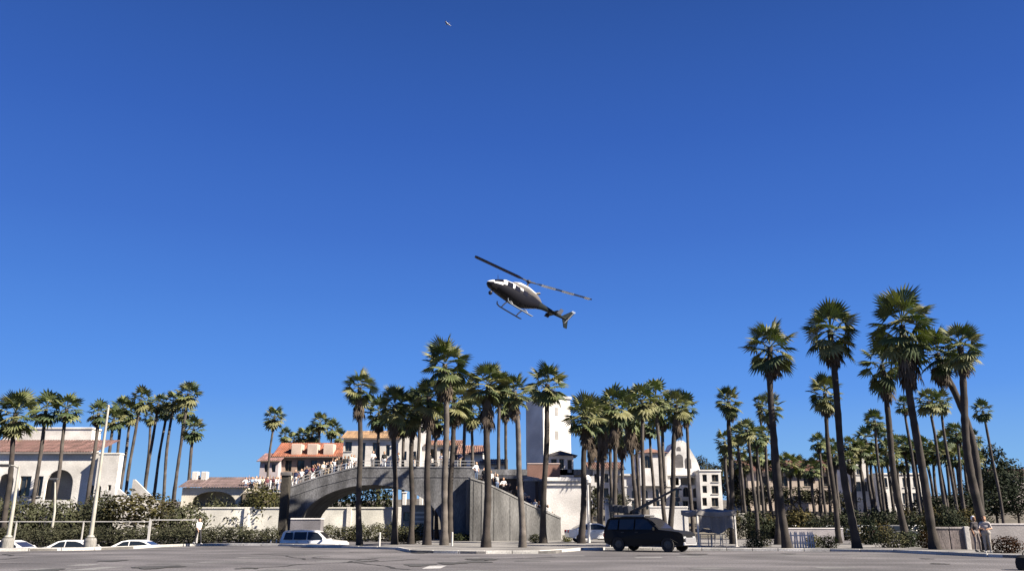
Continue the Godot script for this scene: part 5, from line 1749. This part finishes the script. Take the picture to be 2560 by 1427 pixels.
func body_arrays(kind: String, cell: float) -> Dictionary:
	var bones := pose(kind)
	var lo := Vector3(-0.6, -0.06, -0.5)
	var nx := int(1.2 / cell) + 2
	var ny := int(2.05 / cell) + 2
	var nz := int(1.05 / cell) + 2
	var f := PackedFloat32Array()
	f.resize(nx * ny * nz)
	f.fill(1.0)
	var best := PackedFloat32Array()
	best.resize(nx * ny * nz)
	best.fill(9.0)
	var reg := PackedByteArray()
	reg.resize(nx * ny * nz)
	var k := 0.035
	for bn in bones:
		var a: Vector3 = bn[0]
		var b: Vector3 = bn[1]
		var ra: float = bn[2]
		var rb: float = bn[3]
		var m: float = maxf(ra, rb) + k + cell * 2.0
		var i0 := ((a.min(b) - Vector3.ONE * m - lo) / cell).floor().max(Vector3.ZERO)
		var i1 := ((a.max(b) + Vector3.ONE * m - lo) / cell).ceil().min(Vector3(nx - 1, ny - 1, nz - 1))
		var ab := b - a
		var l2 := maxf(ab.length_squared(), 1e-6)
		for z in range(int(i0.z), int(i1.z) + 1):
			for y in range(int(i0.y), int(i1.y) + 1):
				var row := (z * ny + y) * nx
				for x in range(int(i0.x), int(i1.x) + 1):
					var p := lo + Vector3(x, y, z) * cell
					var t := clampf((p - a).dot(ab) / l2, 0.0, 1.0)
					var d := (p - a - ab * t).length() - lerpf(ra, rb, t)
					var at := row + x
					if d < best[at]:
						best[at] = d
						reg[at] = bn[4]
					var o := f[at]
					var h := maxf(k - absf(o - d), 0.0) / k
					f[at] = minf(o, d) - h * h * k * 0.25
	# surface nets
	var id := PackedInt32Array()
	id.resize(nx * ny * nz)
	id.fill(-1)
	var vs := PackedVector3Array()
	var ns := PackedVector3Array()
	var rs := PackedByteArray()
	var corner := [0, 1, nx, nx + 1, nx * ny, nx * ny + 1, nx * ny + nx, nx * ny + nx + 1]
	for z in nz - 1:
		for y in ny - 1:
			for x in nx - 1:
				var at := (z * ny + y) * nx + x
				if f[at] > cell * 2.0:
					continue
				var inside := 0
				for q in 8:
					if f[at + corner[q]] < 0.0: inside += 1
				if inside == 0 or inside == 8:
					continue
				var sum := Vector3.ZERO
				var cnt := 0
				for q in 8:
					for e in [1, 2, 4]:
						if q & e: continue
						var va := f[at + corner[q]]
						var vb := f[at + corner[q | e]]
						if (va < 0.0) != (vb < 0.0):
							var t := va / (va - vb)
							sum += Vector3(q & 1, (q >> 1) & 1, (q >> 2) & 1) + Vector3(1 if e == 1 else 0, 1 if e == 2 else 0, 1 if e == 4 else 0) * t
							cnt += 1
				id[at] = vs.size()
				vs.append(lo + (Vector3(x, y, z) + sum / cnt) * cell)
				ns.append(Vector3(f[at + 1] - f[at], f[at + nx] - f[at], f[at + nx * ny] - f[at]).normalized())
				rs.append(reg[at])
	var tri := PackedInt32Array()
	var step := [1, nx, nx * ny]
	for z in range(1, nz - 1):
		for y in range(1, ny - 1):
			for x in range(1, nx - 1):
				var at := (z * ny + y) * nx + x
				for ax in 3:
					var s0 := f[at] < 0.0
					var s1 := f[at + step[ax]] < 0.0
					if s0 == s1: continue
					var u: int = step[(ax + 1) % 3]
					var w: int = step[(ax + 2) % 3]
					var q := [id[at - u - w], id[at - w], id[at], id[at - u]]
					if q[0] < 0 or q[1] < 0 or q[2] < 0 or q[3] < 0: continue
					if s0: tri.append_array([q[0], q[1], q[2], q[0], q[2], q[3]])
					else: tri.append_array([q[0], q[2], q[1], q[0], q[3], q[2]])
	return {"v": vs, "n": ns, "r": rs, "t": tri, "bones": bones}


func person_mesh(bd: Dictionary, cols: Array) -> ArrayMesh:
	var mb := Mb.new()
	var v: PackedVector3Array = bd.v
	var n: PackedVector3Array = bd.n
	var r: PackedByteArray = bd.r
	var t: PackedInt32Array = bd.t
	for i in range(0, t.size(), 3):
		var a := t[i]
		var b := t[i + 1]
		var c := t[i + 2]
		mb.tris(v[a], v[b], v[c], n[a], n[b], n[c], cols[r[a]], cols[r[b]], cols[r[c]])
	for bn in bd.bones:     # five fingers on each hand
		if bn.size() > 5:
			var tip: Vector3 = bn[1]
			var hd: Vector3 = bn[6]
			var across := hd.cross(Vector3(1, 0.2, 0.3)).normalized()
			var curl := hd.cross(across)
			for q in 4:
				var s := tip + across * (q - 1.5) * 0.019
				var l: float = [0.06, 0.072, 0.068, 0.052][q]
				mb.tube(PackedVector3Array([s, s + hd * l * 0.6 + curl * 0.006, s + hd * l + curl * 0.026]), PackedFloat32Array([0.01, 0.009, 0.006]), 5, [cols[0]])
			var th: Vector3 = bn[0] + across * 0.03
			mb.tube(PackedVector3Array([th, th + across * 0.022 + hd * 0.03, th + across * 0.025 + hd * 0.062 + curl * 0.012]), PackedFloat32Array([0.012, 0.011, 0.008]), 5, [cols[0]])
	return mb.mesh()


func make_people() -> void:
	var kinds := ["stand", "lean", "phone", "hips", "walk", "stand2", "wave"]
	for k in kinds:
		bodies.append(body_arrays(k, 0.034))
	var tops := [["white", Color(0.72, 0.72, 0.72)], ["black", Color(0.02, 0.02, 0.022)], ["navy", Color(0.025, 0.035, 0.08)], ["grey", Color(0.26, 0.26, 0.27)], ["pale blue", Color(0.32, 0.42, 0.55)], ["charcoal", Color(0.06, 0.06, 0.065)], ["cream", Color(0.6, 0.55, 0.45)], ["maroon", Color(0.1, 0.03, 0.04)]]
	var legs := [["dark", Color(0.02, 0.022, 0.028)], ["blue", Color(0.07, 0.1, 0.17)], ["khaki", Color(0.3, 0.25, 0.17)], ["white", Color(0.6, 0.6, 0.6)], ["grey", Color(0.14, 0.14, 0.15)]]
	var skins := [Color(0.42, 0.26, 0.18), Color(0.33, 0.19, 0.12), Color(0.2, 0.11, 0.07), Color(0.5, 0.33, 0.24)]
	var hairs := [Color(0.02, 0.016, 0.012), Color(0.06, 0.035, 0.02), Color(0.2, 0.14, 0.07), Color(0.12, 0.12, 0.12)]
	var spots := []   # x in the photo, y of the feet, distance, where
	for i in 26:
		var t := (i + 0.5) / 26.0
		var px := lerpf(704, 884, t) + rng.randf_range(-3, 3)
		var back := i % 2 == 1
		var d := 82.4 if back else 81.0
		var deck := lerpf(1224, 1172, clampf((px - 712) / 178.0, 0, 1))
		spots.append([px, deck + 2.0, d, "on the bridge ramp"])
	for i in 16:
		var t := (i + 0.5) / 16.0
		spots.append([lerpf(609, 716, t) + rng.randf_range(-2, 2), 1230.0, 98.2 + (i % 2) * 1.6, "on the terrace left of the bridge"])
	for i in 7:
		spots.append([lerpf(906, 1164, (i + 0.5) / 7.0) + rng.randf_range(-6, 6), 1171.0, 81.5 + (i % 2), "above the bridge arch"])
	for i in 13:
		var t := (i + 0.5) / 13.0
		var q := P(1184, 1196, 75.5).lerp(P(1392, 1296, 79.8), t)
		spots.append([0, 0, 0, "on the curved stairway", Vector3(q.x + rng.randf_range(-0.1, 0.1), lerpf(5.2, 1.0, clampf((t * 26.0 - 0.5) / 25.0, 0, 1)), q.z - rng.randf_range(-0.2, 0.9))])
	var count := {}
	for q in spots:
		var ki := rng.randi() % 7
		var tp: Array = tops[[0, 0, 0, 1, 1, 2, 3, 3, 4, 1, 6, 7][rng.randi() % 12]]
		if q[3] == "on the curved stairway": tp = tops[[1, 1, 2, 3, 0][rng.randi() % 5]]
		var lg: Array = legs[rng.randi() % 5]
		var at: Vector3
		if q.size() > 4:
			at = q[4]
		else:
			at = P(q[0], q[1], q[2])
			if q[3] == "on the bridge ramp":
				at.y = P(q[0], q[1] - 2.0, 80.0).y - 0.12
			elif q[3] == "above the bridge arch":
				at.y = P(1000, 1169, 80.0).y - 0.1
			else:
				at.y = P(1000, 1232, 97.5).y + 0.1
		var n: int = count.get(q[3], 0)
		count[q[3]] = n + 1
		var m := person_mesh(bodies[ki], [skins[rng.randi() % 4], tp[1], lg[1], Color(0.3, 0.3, 0.3) if rng.randf() < 0.4 else Color(0.02, 0.02, 0.02), hairs[rng.randi() % 4]])
		var o := part("person", m, mats.cotton, self, Transform3D(Basis(Vector3.UP, rng.randf_range(-0.9, 0.9)).scaled(Vector3.ONE * rng.randf_range(0.92, 1.05)), at))
		tag(o, "%s person from left %s, %s top, %s trousers" % [ordinal(n), q[3], tp[0], lg[0]], "person", "spectators " + q[3])
	# two people at ground level
	var wk := on_ground(492, 60.6)
	wk.y = 0.13
	tag(part("person", person_mesh(body_arrays("walk", 0.026), [skins[0], Color(0.74, 0.74, 0.73), Color(0.02, 0.02, 0.024), Color(0.5, 0.5, 0.5), hairs[0]]), mats.cotton, self, Transform3D(Basis(Vector3.UP, 0.9), wk)), "person in a white top and black trousers walking along the kerb at left", "person")
	var rp := on_ground(2474, 42.4)
	rp.y = 0.13
	tag(part("person", person_mesh(body_arrays("lean", 0.026), [skins[1], Color(0.3, 0.28, 0.27), Color(0.24, 0.22, 0.2), Color(0.3, 0.3, 0.3), hairs[0]]), mats.cotton, self, Transform3D(Basis(Vector3.UP, -0.5), rp)), "person in pale clothes standing by the brown bush at the right edge", "person")
	var rq := on_ground(2447, 44.0)
	rq.y = 0.13
	tag(part("person", person_mesh(body_arrays("stand2", 0.026), [skins[2], Color(0.03, 0.025, 0.03), Color(0.16, 0.14, 0.13), Color(0.05, 0.05, 0.05), Color(0.7, 0.7, 0.7)]), mats.cotton, self, Transform3D(Basis(Vector3.UP, 0.4), rq)), "person in a dark top and white cap at the foot of the leaning palm", "person")


# ---------------------------------------------------------------- helicopter and gull
func loft(mb: Mb, secs: Array, sides: int, col: Callable, a0 := 0.0, a1 := TAU, grow := 0.0) -> void:
	# sections: x, centre height, half width, half height above, half height below
	var rings := []
	for s in secs:
		var r := PackedVector3Array()
		for k in sides + 1:
			var a := lerpf(a0, a1, float(k) / sides)
			var c := cos(a)
			var n := sin(a)
			var e := 0.8
			var hy: float = s[3] if n > 0 else s[4]
			r.append(Vector3(s[0], s[1] + signf(n) * pow(absf(n), e) * (hy + grow), signf(c) * pow(absf(c), e) * (s[2] + grow)))
		rings.append(r)
	for i in rings.size() - 1:
		for k in sides:
			var a: Vector3 = rings[i][k]
			var b: Vector3 = rings[i][k + 1]
			var c: Vector3 = rings[i + 1][k + 1]
			var d: Vector3 = rings[i + 1][k]
			var nn: Array[Vector3] = []
			for q in [[i, k], [i, k + 1], [i + 1, k + 1], [i + 1, k]]:
				var u: Vector3 = rings[mini(q[0] + 1, rings.size() - 1)][q[1]] - rings[maxi(q[0] - 1, 0)][q[1]]
				var kk: int = q[1]
				var wa := (kk + 1) if kk < sides else (1 if a1 - a0 > 6.2 else kk)
				var wb := (kk - 1) if kk > 0 else (sides - 1 if a1 - a0 > 6.2 else kk)
				var w: Vector3 = rings[q[0]][wa] - rings[q[0]][wb]
				var cr := w.cross(u).normalized()
				nn.append(cr)
			var cc: Color = col.call((a + b + c + d) * 0.25)
			# outward is away from the section centre
			var mid := (a + b + c + d) * 0.25
			var out := mid - Vector3(mid.x, secs[i][1], 0)
			if nn[0].dot(out) < 0:
				for q in 4: nn[q] = -nn[q]
			if (b - a).cross(c - a).dot(out) > 0:
				mb.tris(a, b, c, nn[0], nn[1], nn[2], cc, cc, cc)
				mb.tris(a, c, d, nn[0], nn[2], nn[3], cc, cc, cc)
			else:
				mb.tris(a, c, b, nn[0], nn[2], nn[1], cc, cc, cc)
				mb.tris(a, d, c, nn[0], nn[3], nn[2], cc, cc, cc)


func make_helicopter() -> void:
	var white := Color(0.74, 0.75, 0.76)
	var dark := Color(0.008, 0.011, 0.012)
	var tail := Vector3(cos(deg_to_rad(19)) * cos(deg_to_rad(36)), -sin(deg_to_rad(19)), -cos(deg_to_rad(19)) * sin(deg_to_rad(36)))
	var side := Vector3(0, 1, 0).cross(tail).normalized()     # the far side is -z; the left flank faces the lens
	if side.z < 0: side = -side
	var roll := Basis(tail, deg_to_rad(4.0))
	side = roll * side
	var up := side.cross(tail).normalized()
	if up.y < 0: up = -up
	var basis := Basis(tail, up, tail.cross(up))
	var hub := P(1322, 704, 70.0)
	var mast := Vector3(3.9, 2.95, 0)
	var o := thing("helicopter", "white and dark green helicopter flying nose up over the pier, skids below", "helicopter")
	o.transform = Transform3D(basis, hub - basis * mast)
	var secs := [[0.0, 0.82, 0.03, 0.03, 0.03], [0.1, 0.83, 0.24, 0.16, 0.2], [0.35, 0.88, 0.42, 0.3, 0.38], [0.7, 0.95, 0.54, 0.48, 0.5], [1.1, 1.02, 0.64, 0.62, 0.64], [1.6, 1.06, 0.7, 0.76, 0.74], [2.2, 1.1, 0.73, 0.8, 0.84], [3.0, 1.1, 0.74, 0.82, 0.9], [3.7, 1.13, 0.72, 0.8, 0.88], [4.3, 1.2, 0.64, 0.72, 0.78], [4.9, 1.32, 0.5, 0.56, 0.6], [5.5, 1.43, 0.34, 0.38, 0.4], [6.1, 1.5, 0.24, 0.26, 0.26], [7.2, 1.57, 0.17, 0.18, 0.17], [8.3, 1.64, 0.13, 0.14, 0.13], [9.0, 1.68, 0.09, 0.1, 0.09], [9.1, 1.68, 0.02, 0.02, 0.02]]
	var cabin := secs.slice(0, 12)
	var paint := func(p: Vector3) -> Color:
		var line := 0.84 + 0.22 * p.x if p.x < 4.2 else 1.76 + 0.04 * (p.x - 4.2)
		return (white if p.x < 3.3 else (Color(0.45, 0.46, 0.47) if p.y > 1.8 else Color(0.12, 0.115, 0.11))) if p.y > line else dark  # behind the nose, shade and a bright roof rim are put into the colours
	var fine := []
	for i in cabin.size() - 1:
		for k in 4:
			var s := []
			for q in 5: s.append(lerpf(cabin[i][q], cabin[i + 1][q], k / 4.0))
			fine.append(s)
	fine.append(cabin[cabin.size() - 1])
	var m := Mb.new()
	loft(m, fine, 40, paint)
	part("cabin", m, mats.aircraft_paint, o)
	m = Mb.new()
	loft(m, secs.slice(11, 17), 16, func(_p: Vector3) -> Color: return dark * 1.6)
	part("tail_boom", m, mats.aircraft_paint, o)
	# glazing: patches of the same shell, a centimetre proud
	var glass := func(_p: Vector3) -> Color: return Color(0.012, 0.014, 0.018)
	for s in [[0, 0.30, 1.35], [1, PI - 1.35, PI - 0.30]]:
		var w := Mb.new()
		loft(w, fine.filter(func(q): return q[0] > 0.42 and q[0] < 1.35), 10, glass, s[1], s[2], 0.012)
		part("windscreen_half", w, mats.glass, o)
		for x in [[1.5, 2.2], [2.35, 3.1], [3.25, 3.85]]:
			var dw := Mb.new()
			var aa := [0.1, 0.8] if s[0] == 0 else [PI - 0.8, PI - 0.1]
			loft(dw, fine.filter(func(q): return q[0] >= x[0] - 0.01 and q[0] <= x[1] + 0.01), 8, glass, aa[0], aa[1], 0.012)
			part("door_window", dw, mats.glass, o)
		var ch := Mb.new()
		var ca := [-0.9, -0.3] if s[0] == 0 else [PI + 0.3, PI + 0.9]
		loft(ch, fine.filter(func(q): return q[0] > 0.3 and q[0] < 1.0), 8, glass, ca[0], ca[1], 0.012)
		part("chin_window", ch, mats.glass, o)
	m = Mb.new()
	loft(m, [[2.1, 1.8, 0.05, 0.05, 0.2], [2.4, 1.9, 0.34, 0.2, 0.3], [3.0, 2.0, 0.46, 0.36, 0.4], [3.9, 2.02, 0.5, 0.38, 0.4], [4.8, 1.96, 0.44, 0.32, 0.4], [5.4, 1.86, 0.3, 0.2, 0.3], [5.8, 1.78, 0.12, 0.06, 0.1]], 20, func(p: Vector3) -> Color: return Color(0.5, 0.51, 0.52) if p.y > 2.1 else Color(0.13, 0.125, 0.12))  # cowling shade and its highlight along the top are painted in
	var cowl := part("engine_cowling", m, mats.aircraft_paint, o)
	for s in [-1.0, 1.0]:
		var ex := Mb.new()
		ex.rod(Vector3(4.8, 2.15, s * 0.2), Vector3(5.2, 2.38, s * 0.3), 0.11, 0.12, 10, Color(0.1, 0.095, 0.09))
		part("exhaust", ex, mats.metal, cowl)
	# rotor
	m = Mb.new()
	m.rod(Vector3(3.9, 2.2, 0), mast, 0.09, 0.07, 12, Color(0.08, 0.08, 0.085))
	m.lathe([Vector2(0.2, 2.3), Vector2(0.26, 2.36), Vector2(0.12, 2.46)], 12, Color(0.1, 0.1, 0.1), Vector3(3.9, 0, 0))
	part("mast", m, mats.metal, o)
	m = Mb.new()
	m.lathe([Vector2(0, -0.1), Vector2(0.22, -0.08), Vector2(0.22, 0.05), Vector2(0.1, 0.14), Vector2(0, 0.15)], 12, Color(0.06, 0.06, 0.065), mast)
	part("rotor_hub", m, mats.metal, o)
	var ba := Vector3(0.9, 0, 0.436).normalized()
	if (basis * ba).z < (basis * Vector3(0.9, 0, -0.436)).z: ba = Vector3(0.9, 0, -0.436).normalized()
	for s in [-1.0, 1.0]:
		var dir: Vector3 = (ba * s * cos(deg_to_rad(5.0)) + Vector3(0, sin(deg_to_rad(5.0)), 0)).normalized()
		var chord: Vector3 = dir.cross(Vector3.UP).normalized()
		var nn: Vector3 = chord.cross(dir).normalized()
		if nn.y < 0: nn = -nn
		chord = (chord + nn * (0.12 * s)).normalized()
		nn = nn - chord * nn.dot(chord)
		nn = nn.normalized()
		var bl := Mb.new()
		var blade_col := Color(0.012, 0.016, 0.06) if s < 0 else Color(0.16, 0.24, 0.46)
		var L := 5.3 if s < 0 else 5.9
		var half := 0.25 if s < 0 else 0.17
		var prof := [Vector2(-half, 0), Vector2(-half * 0.6, 0.03), Vector2(0, 0.04), Vector2(half, 0.0), Vector2(0, -0.025), Vector2(-half * 0.6, -0.025)]
		var cuts := [0.55, 1.0, 2.2, 3.3, 4.4, 5.1, L]
		for i in cuts.size() - 1:
			var wa := 0.45 if i == 0 else 1.0
			var wb := 1.0 if i < cuts.size() - 2 else 0.8
			for k in 6:
				var p: Vector2 = prof[k]
				var q: Vector2 = prof[(k + 1) % 6]
				var A: Vector3 = mast + dir * cuts[i] + chord * p.x * wa + nn * p.y
				var B: Vector3 = mast + dir * cuts[i] + chord * q.x * wa + nn * q.y
				var C: Vector3 = mast + dir * cuts[i + 1] + chord * q.x * wb + nn * q.y
				var D: Vector3 = mast + dir * cuts[i + 1] + chord * p.x * wb + nn * p.y
				bl.quad(A, B, C, D, blade_col)
		for k in [1, 4]:
			pass
		var bn := part("rotor_blade", bl, mats.metal, o)
		if s > 0:
			bn.set_meta("label", "pale rotor blade with white bands, pointing to the tail")
			for r in [[1.2, 2.5], [3.1, 4.2], [5.2, 5.7]]:
				var wb := Mb.new()
				for f in [1.0, -1.0]:
					for e in [[-half * 0.98, 0.0], [0.0, half * 0.98]]:
						var ya: float = 0.047 if absf(e[0]) < 0.01 else 0.034
						var yb: float = 0.047 if absf(e[1]) < 0.01 else 0.012
						wb.quad(mast + dir * r[0] + chord * e[0] + nn * ya * f, mast + dir * r[1] + chord * e[0] + nn * ya * f, mast + dir * r[1] + chord * e[1] + nn * yb * f, mast + dir * r[0] + chord * e[1] + nn * yb * f, Color(0.8, 0.82, 0.86))
				part("white_band", wb, mats.aircraft_paint, bn)
		var gp := Mb.new()
		gp.bar(mast, mast + dir * 0.62, 0.14, 0.1, Color(0.06, 0.06, 0.065))
		part("blade_grip", gp, mats.metal, o)
	# tail
	m = Mb.new()
	var fin := PackedVector2Array([Vector2(8.25, 1.68), Vector2(9.3, 2.75), Vector2(9.65, 2.75), Vector2(9.1, 1.66), Vector2(9.25, 0.9), Vector2(8.9, 0.86), Vector2(8.45, 1.58)])
	m.prism(fin, -0.04, 0.04, dark * 1.3)
	part("tail_fin", m, mats.aircraft_paint, o)
	m = Mb.new()
	m.prism(PackedVector2Array([Vector2(9.18, 2.6), Vector2(9.3, 2.77), Vector2(9.67, 2.77), Vector2(9.57, 2.6)]), -0.055, 0.055, Color(0.2, 0.24, 0.32))
	part("fin_cap", m, mats.aircraft_paint, o)
	m = Mb.new()
	m.box(Vector3(7.4, 1.56, 0), Vector3(0.5, 0.05, 1.9), dark * 1.5)
	part("stabiliser", m, mats.aircraft_paint, o)
	for s in [-0.95, 0.95]:
		var ep := Mb.new()
		ep.prism(PackedVector2Array([Vector2(7.1, 1.3), Vector2(7.6, 1.34), Vector2(7.75, 1.86), Vector2(7.4, 1.86)]), s - 0.025, s + 0.025, Color(0.06, 0.065, 0.08))
		part("end_plate", ep, mats.aircraft_paint, o)
	m = Mb.new()
	m.rod(Vector3(8.9, 1.72, 0), Vector3(8.9, 1.72, 0.34), 0.07, 0.06, 8, dark)
	part("tail_rotor_hub", m, mats.metal, o)
	for s in [-1.0, 1.0]:
		var tb := Mb.new()
		tb.bar(Vector3(8.9, 1.72, 0.33), Vector3(8.9 + s * 0.35, 1.72 + s * 0.72, 0.33), 0.15, 0.025, Color(0.3, 0.31, 0.33))
		part("tail_rotor_blade", tb, mats.metal, o)
	# landing gear
	for s in [-1.0, 1.0]:
		var sk := Mb.new()
		sk.tube(PackedVector3Array([Vector3(2.0, 0.12, s * 0.84), Vector3(2.08, -0.1, s * 0.86), Vector3(2.35, -0.2, s * 0.86), Vector3(3.0, -0.21, s * 0.86), Vector3(4.7, -0.2, s * 0.86), Vector3(4.9, -0.16, s * 0.86)]), PackedFloat32Array([0.05, 0.065, 0.065, 0.065, 0.065, 0.04]), 8, [Color(0.16, 0.18, 0.2)])
		part("skid", sk, mats.metal, o)
	for x in [2.6, 4.3]:
		var ct := Mb.new()
		var pts := PackedVector3Array()
		var rr := PackedFloat32Array()
		for k in 11:
			var t := k / 10.0 * 2.0 - 1.0
			pts.append(Vector3(x, 0.26 - 0.44 * pow(absf(t), 2.2), t * 0.86))
			rr.append(0.06)
		ct.tube(pts, rr, 8, [Color(0.34, 0.36, 0.38)])
		part("cross_tube", ct, mats.metal, o)
	m = Mb.new()
	m.rod(Vector3(0.75, 0.5, 0.1), Vector3(0.62, 0.2, 0.1), 0.06, 0.06, 8, dark)
	m.lathe([Vector2(0, -0.2), Vector2(0.12, -0.16), Vector2(0.2, 0), Vector2(0.12, 0.16), Vector2(0, 0.2)], 14, Color(0.02, 0.03, 0.06), Vector3(0.6, 0.05, 0.1))
	part("camera_ball", m, mats.metal, o)
	m = Mb.new()
	m.rod(Vector3(0.9, 1.6, 0), Vector3(0.75, 1.95, 0), 0.03, 0.015, 6, dark)
	part("wire_cutter", m, mats.metal, o)


func make_gull() -> void:
	var o := thing("gull", "tiny white gull gliding high above the helicopter", "bird", P(1118, 60, 90.0), -0.5)
	o.rotation.z = 0.12
	var white := Color(0.62, 0.65, 0.7)
	var under := Color(0.1, 0.11, 0.13)
	var m := Mb.new()
	loft(m, [[-0.3, 0.02, 0.005, 0.005, 0.005], [-0.25, 0.02, 0.022, 0.022, 0.02], [-0.2, 0.025, 0.035, 0.035, 0.03], [-0.12, 0.01, 0.045, 0.045, 0.05], [0.0, 0.0, 0.06, 0.055, 0.07], [0.12, 0.0, 0.045, 0.04, 0.05], [0.24, 0.01, 0.02, 0.015, 0.015], [0.3, 0.01, 0.004, 0.004, 0.004]], 12, func(p: Vector3) -> Color: return white if p.y > -0.01 else under)
	m.tri(Vector3(0.2, 0.012, 0.02), Vector3(0.42, 0.012, 0.07), Vector3(0.42, 0.012, -0.07), white)
	m.tri(Vector3(0.2, 0.012, 0.02), Vector3(0.42, 0.012, -0.07), Vector3(0.2, 0.012, -0.02), white)
	# wings grow out of the same skin: thick at the root, swept and drooped at the tip
	for s in [-1.0, 1.0]:
		var st := [[0.03, 0.0, -0.09, 0.12, 0.03], [0.22, 0.09, -0.11, 0.08, 0.018], [0.42, 0.1, -0.04, 0.09, 0.012], [0.62, 0.04, 0.1, 0.16, 0.004]]
		for i in 3:
			var a: Array = st[i]
			var b: Array = st[i + 1]
			var A0 := Vector3(a[2], a[1], s * a[0])
			var A1 := Vector3(a[3], a[1], s * a[0])
			var B0 := Vector3(b[2], b[1], s * b[0])
			var B1 := Vector3(b[3], b[1], s * b[0])
			var ta := Vector3(0, a[4], 0)
			var tb := Vector3(0, b[4], 0)
			var tc := white if i < 2 else Color(0.2, 0.21, 0.22)
			if s > 0:
				m.quad(A1 + ta, B1 + tb, B0 + tb, A0 + ta, tc)
				m.quad(A0 - ta, B0 - tb, B1 - tb, A1 - ta, under)
			else:
				m.quad(A0 + ta, B0 + tb, B1 + tb, A1 + ta, tc)
				m.quad(A1 - ta, B1 - tb, B0 - tb, A0 - ta, under)
			m.quad(A0 - ta, A0 + ta, B0 + tb, B0 - tb, white)
			m.quad(A1 + ta, A1 - ta, B1 - tb, B1 + tb, white)
	part("body", m, mats.cotton, o)
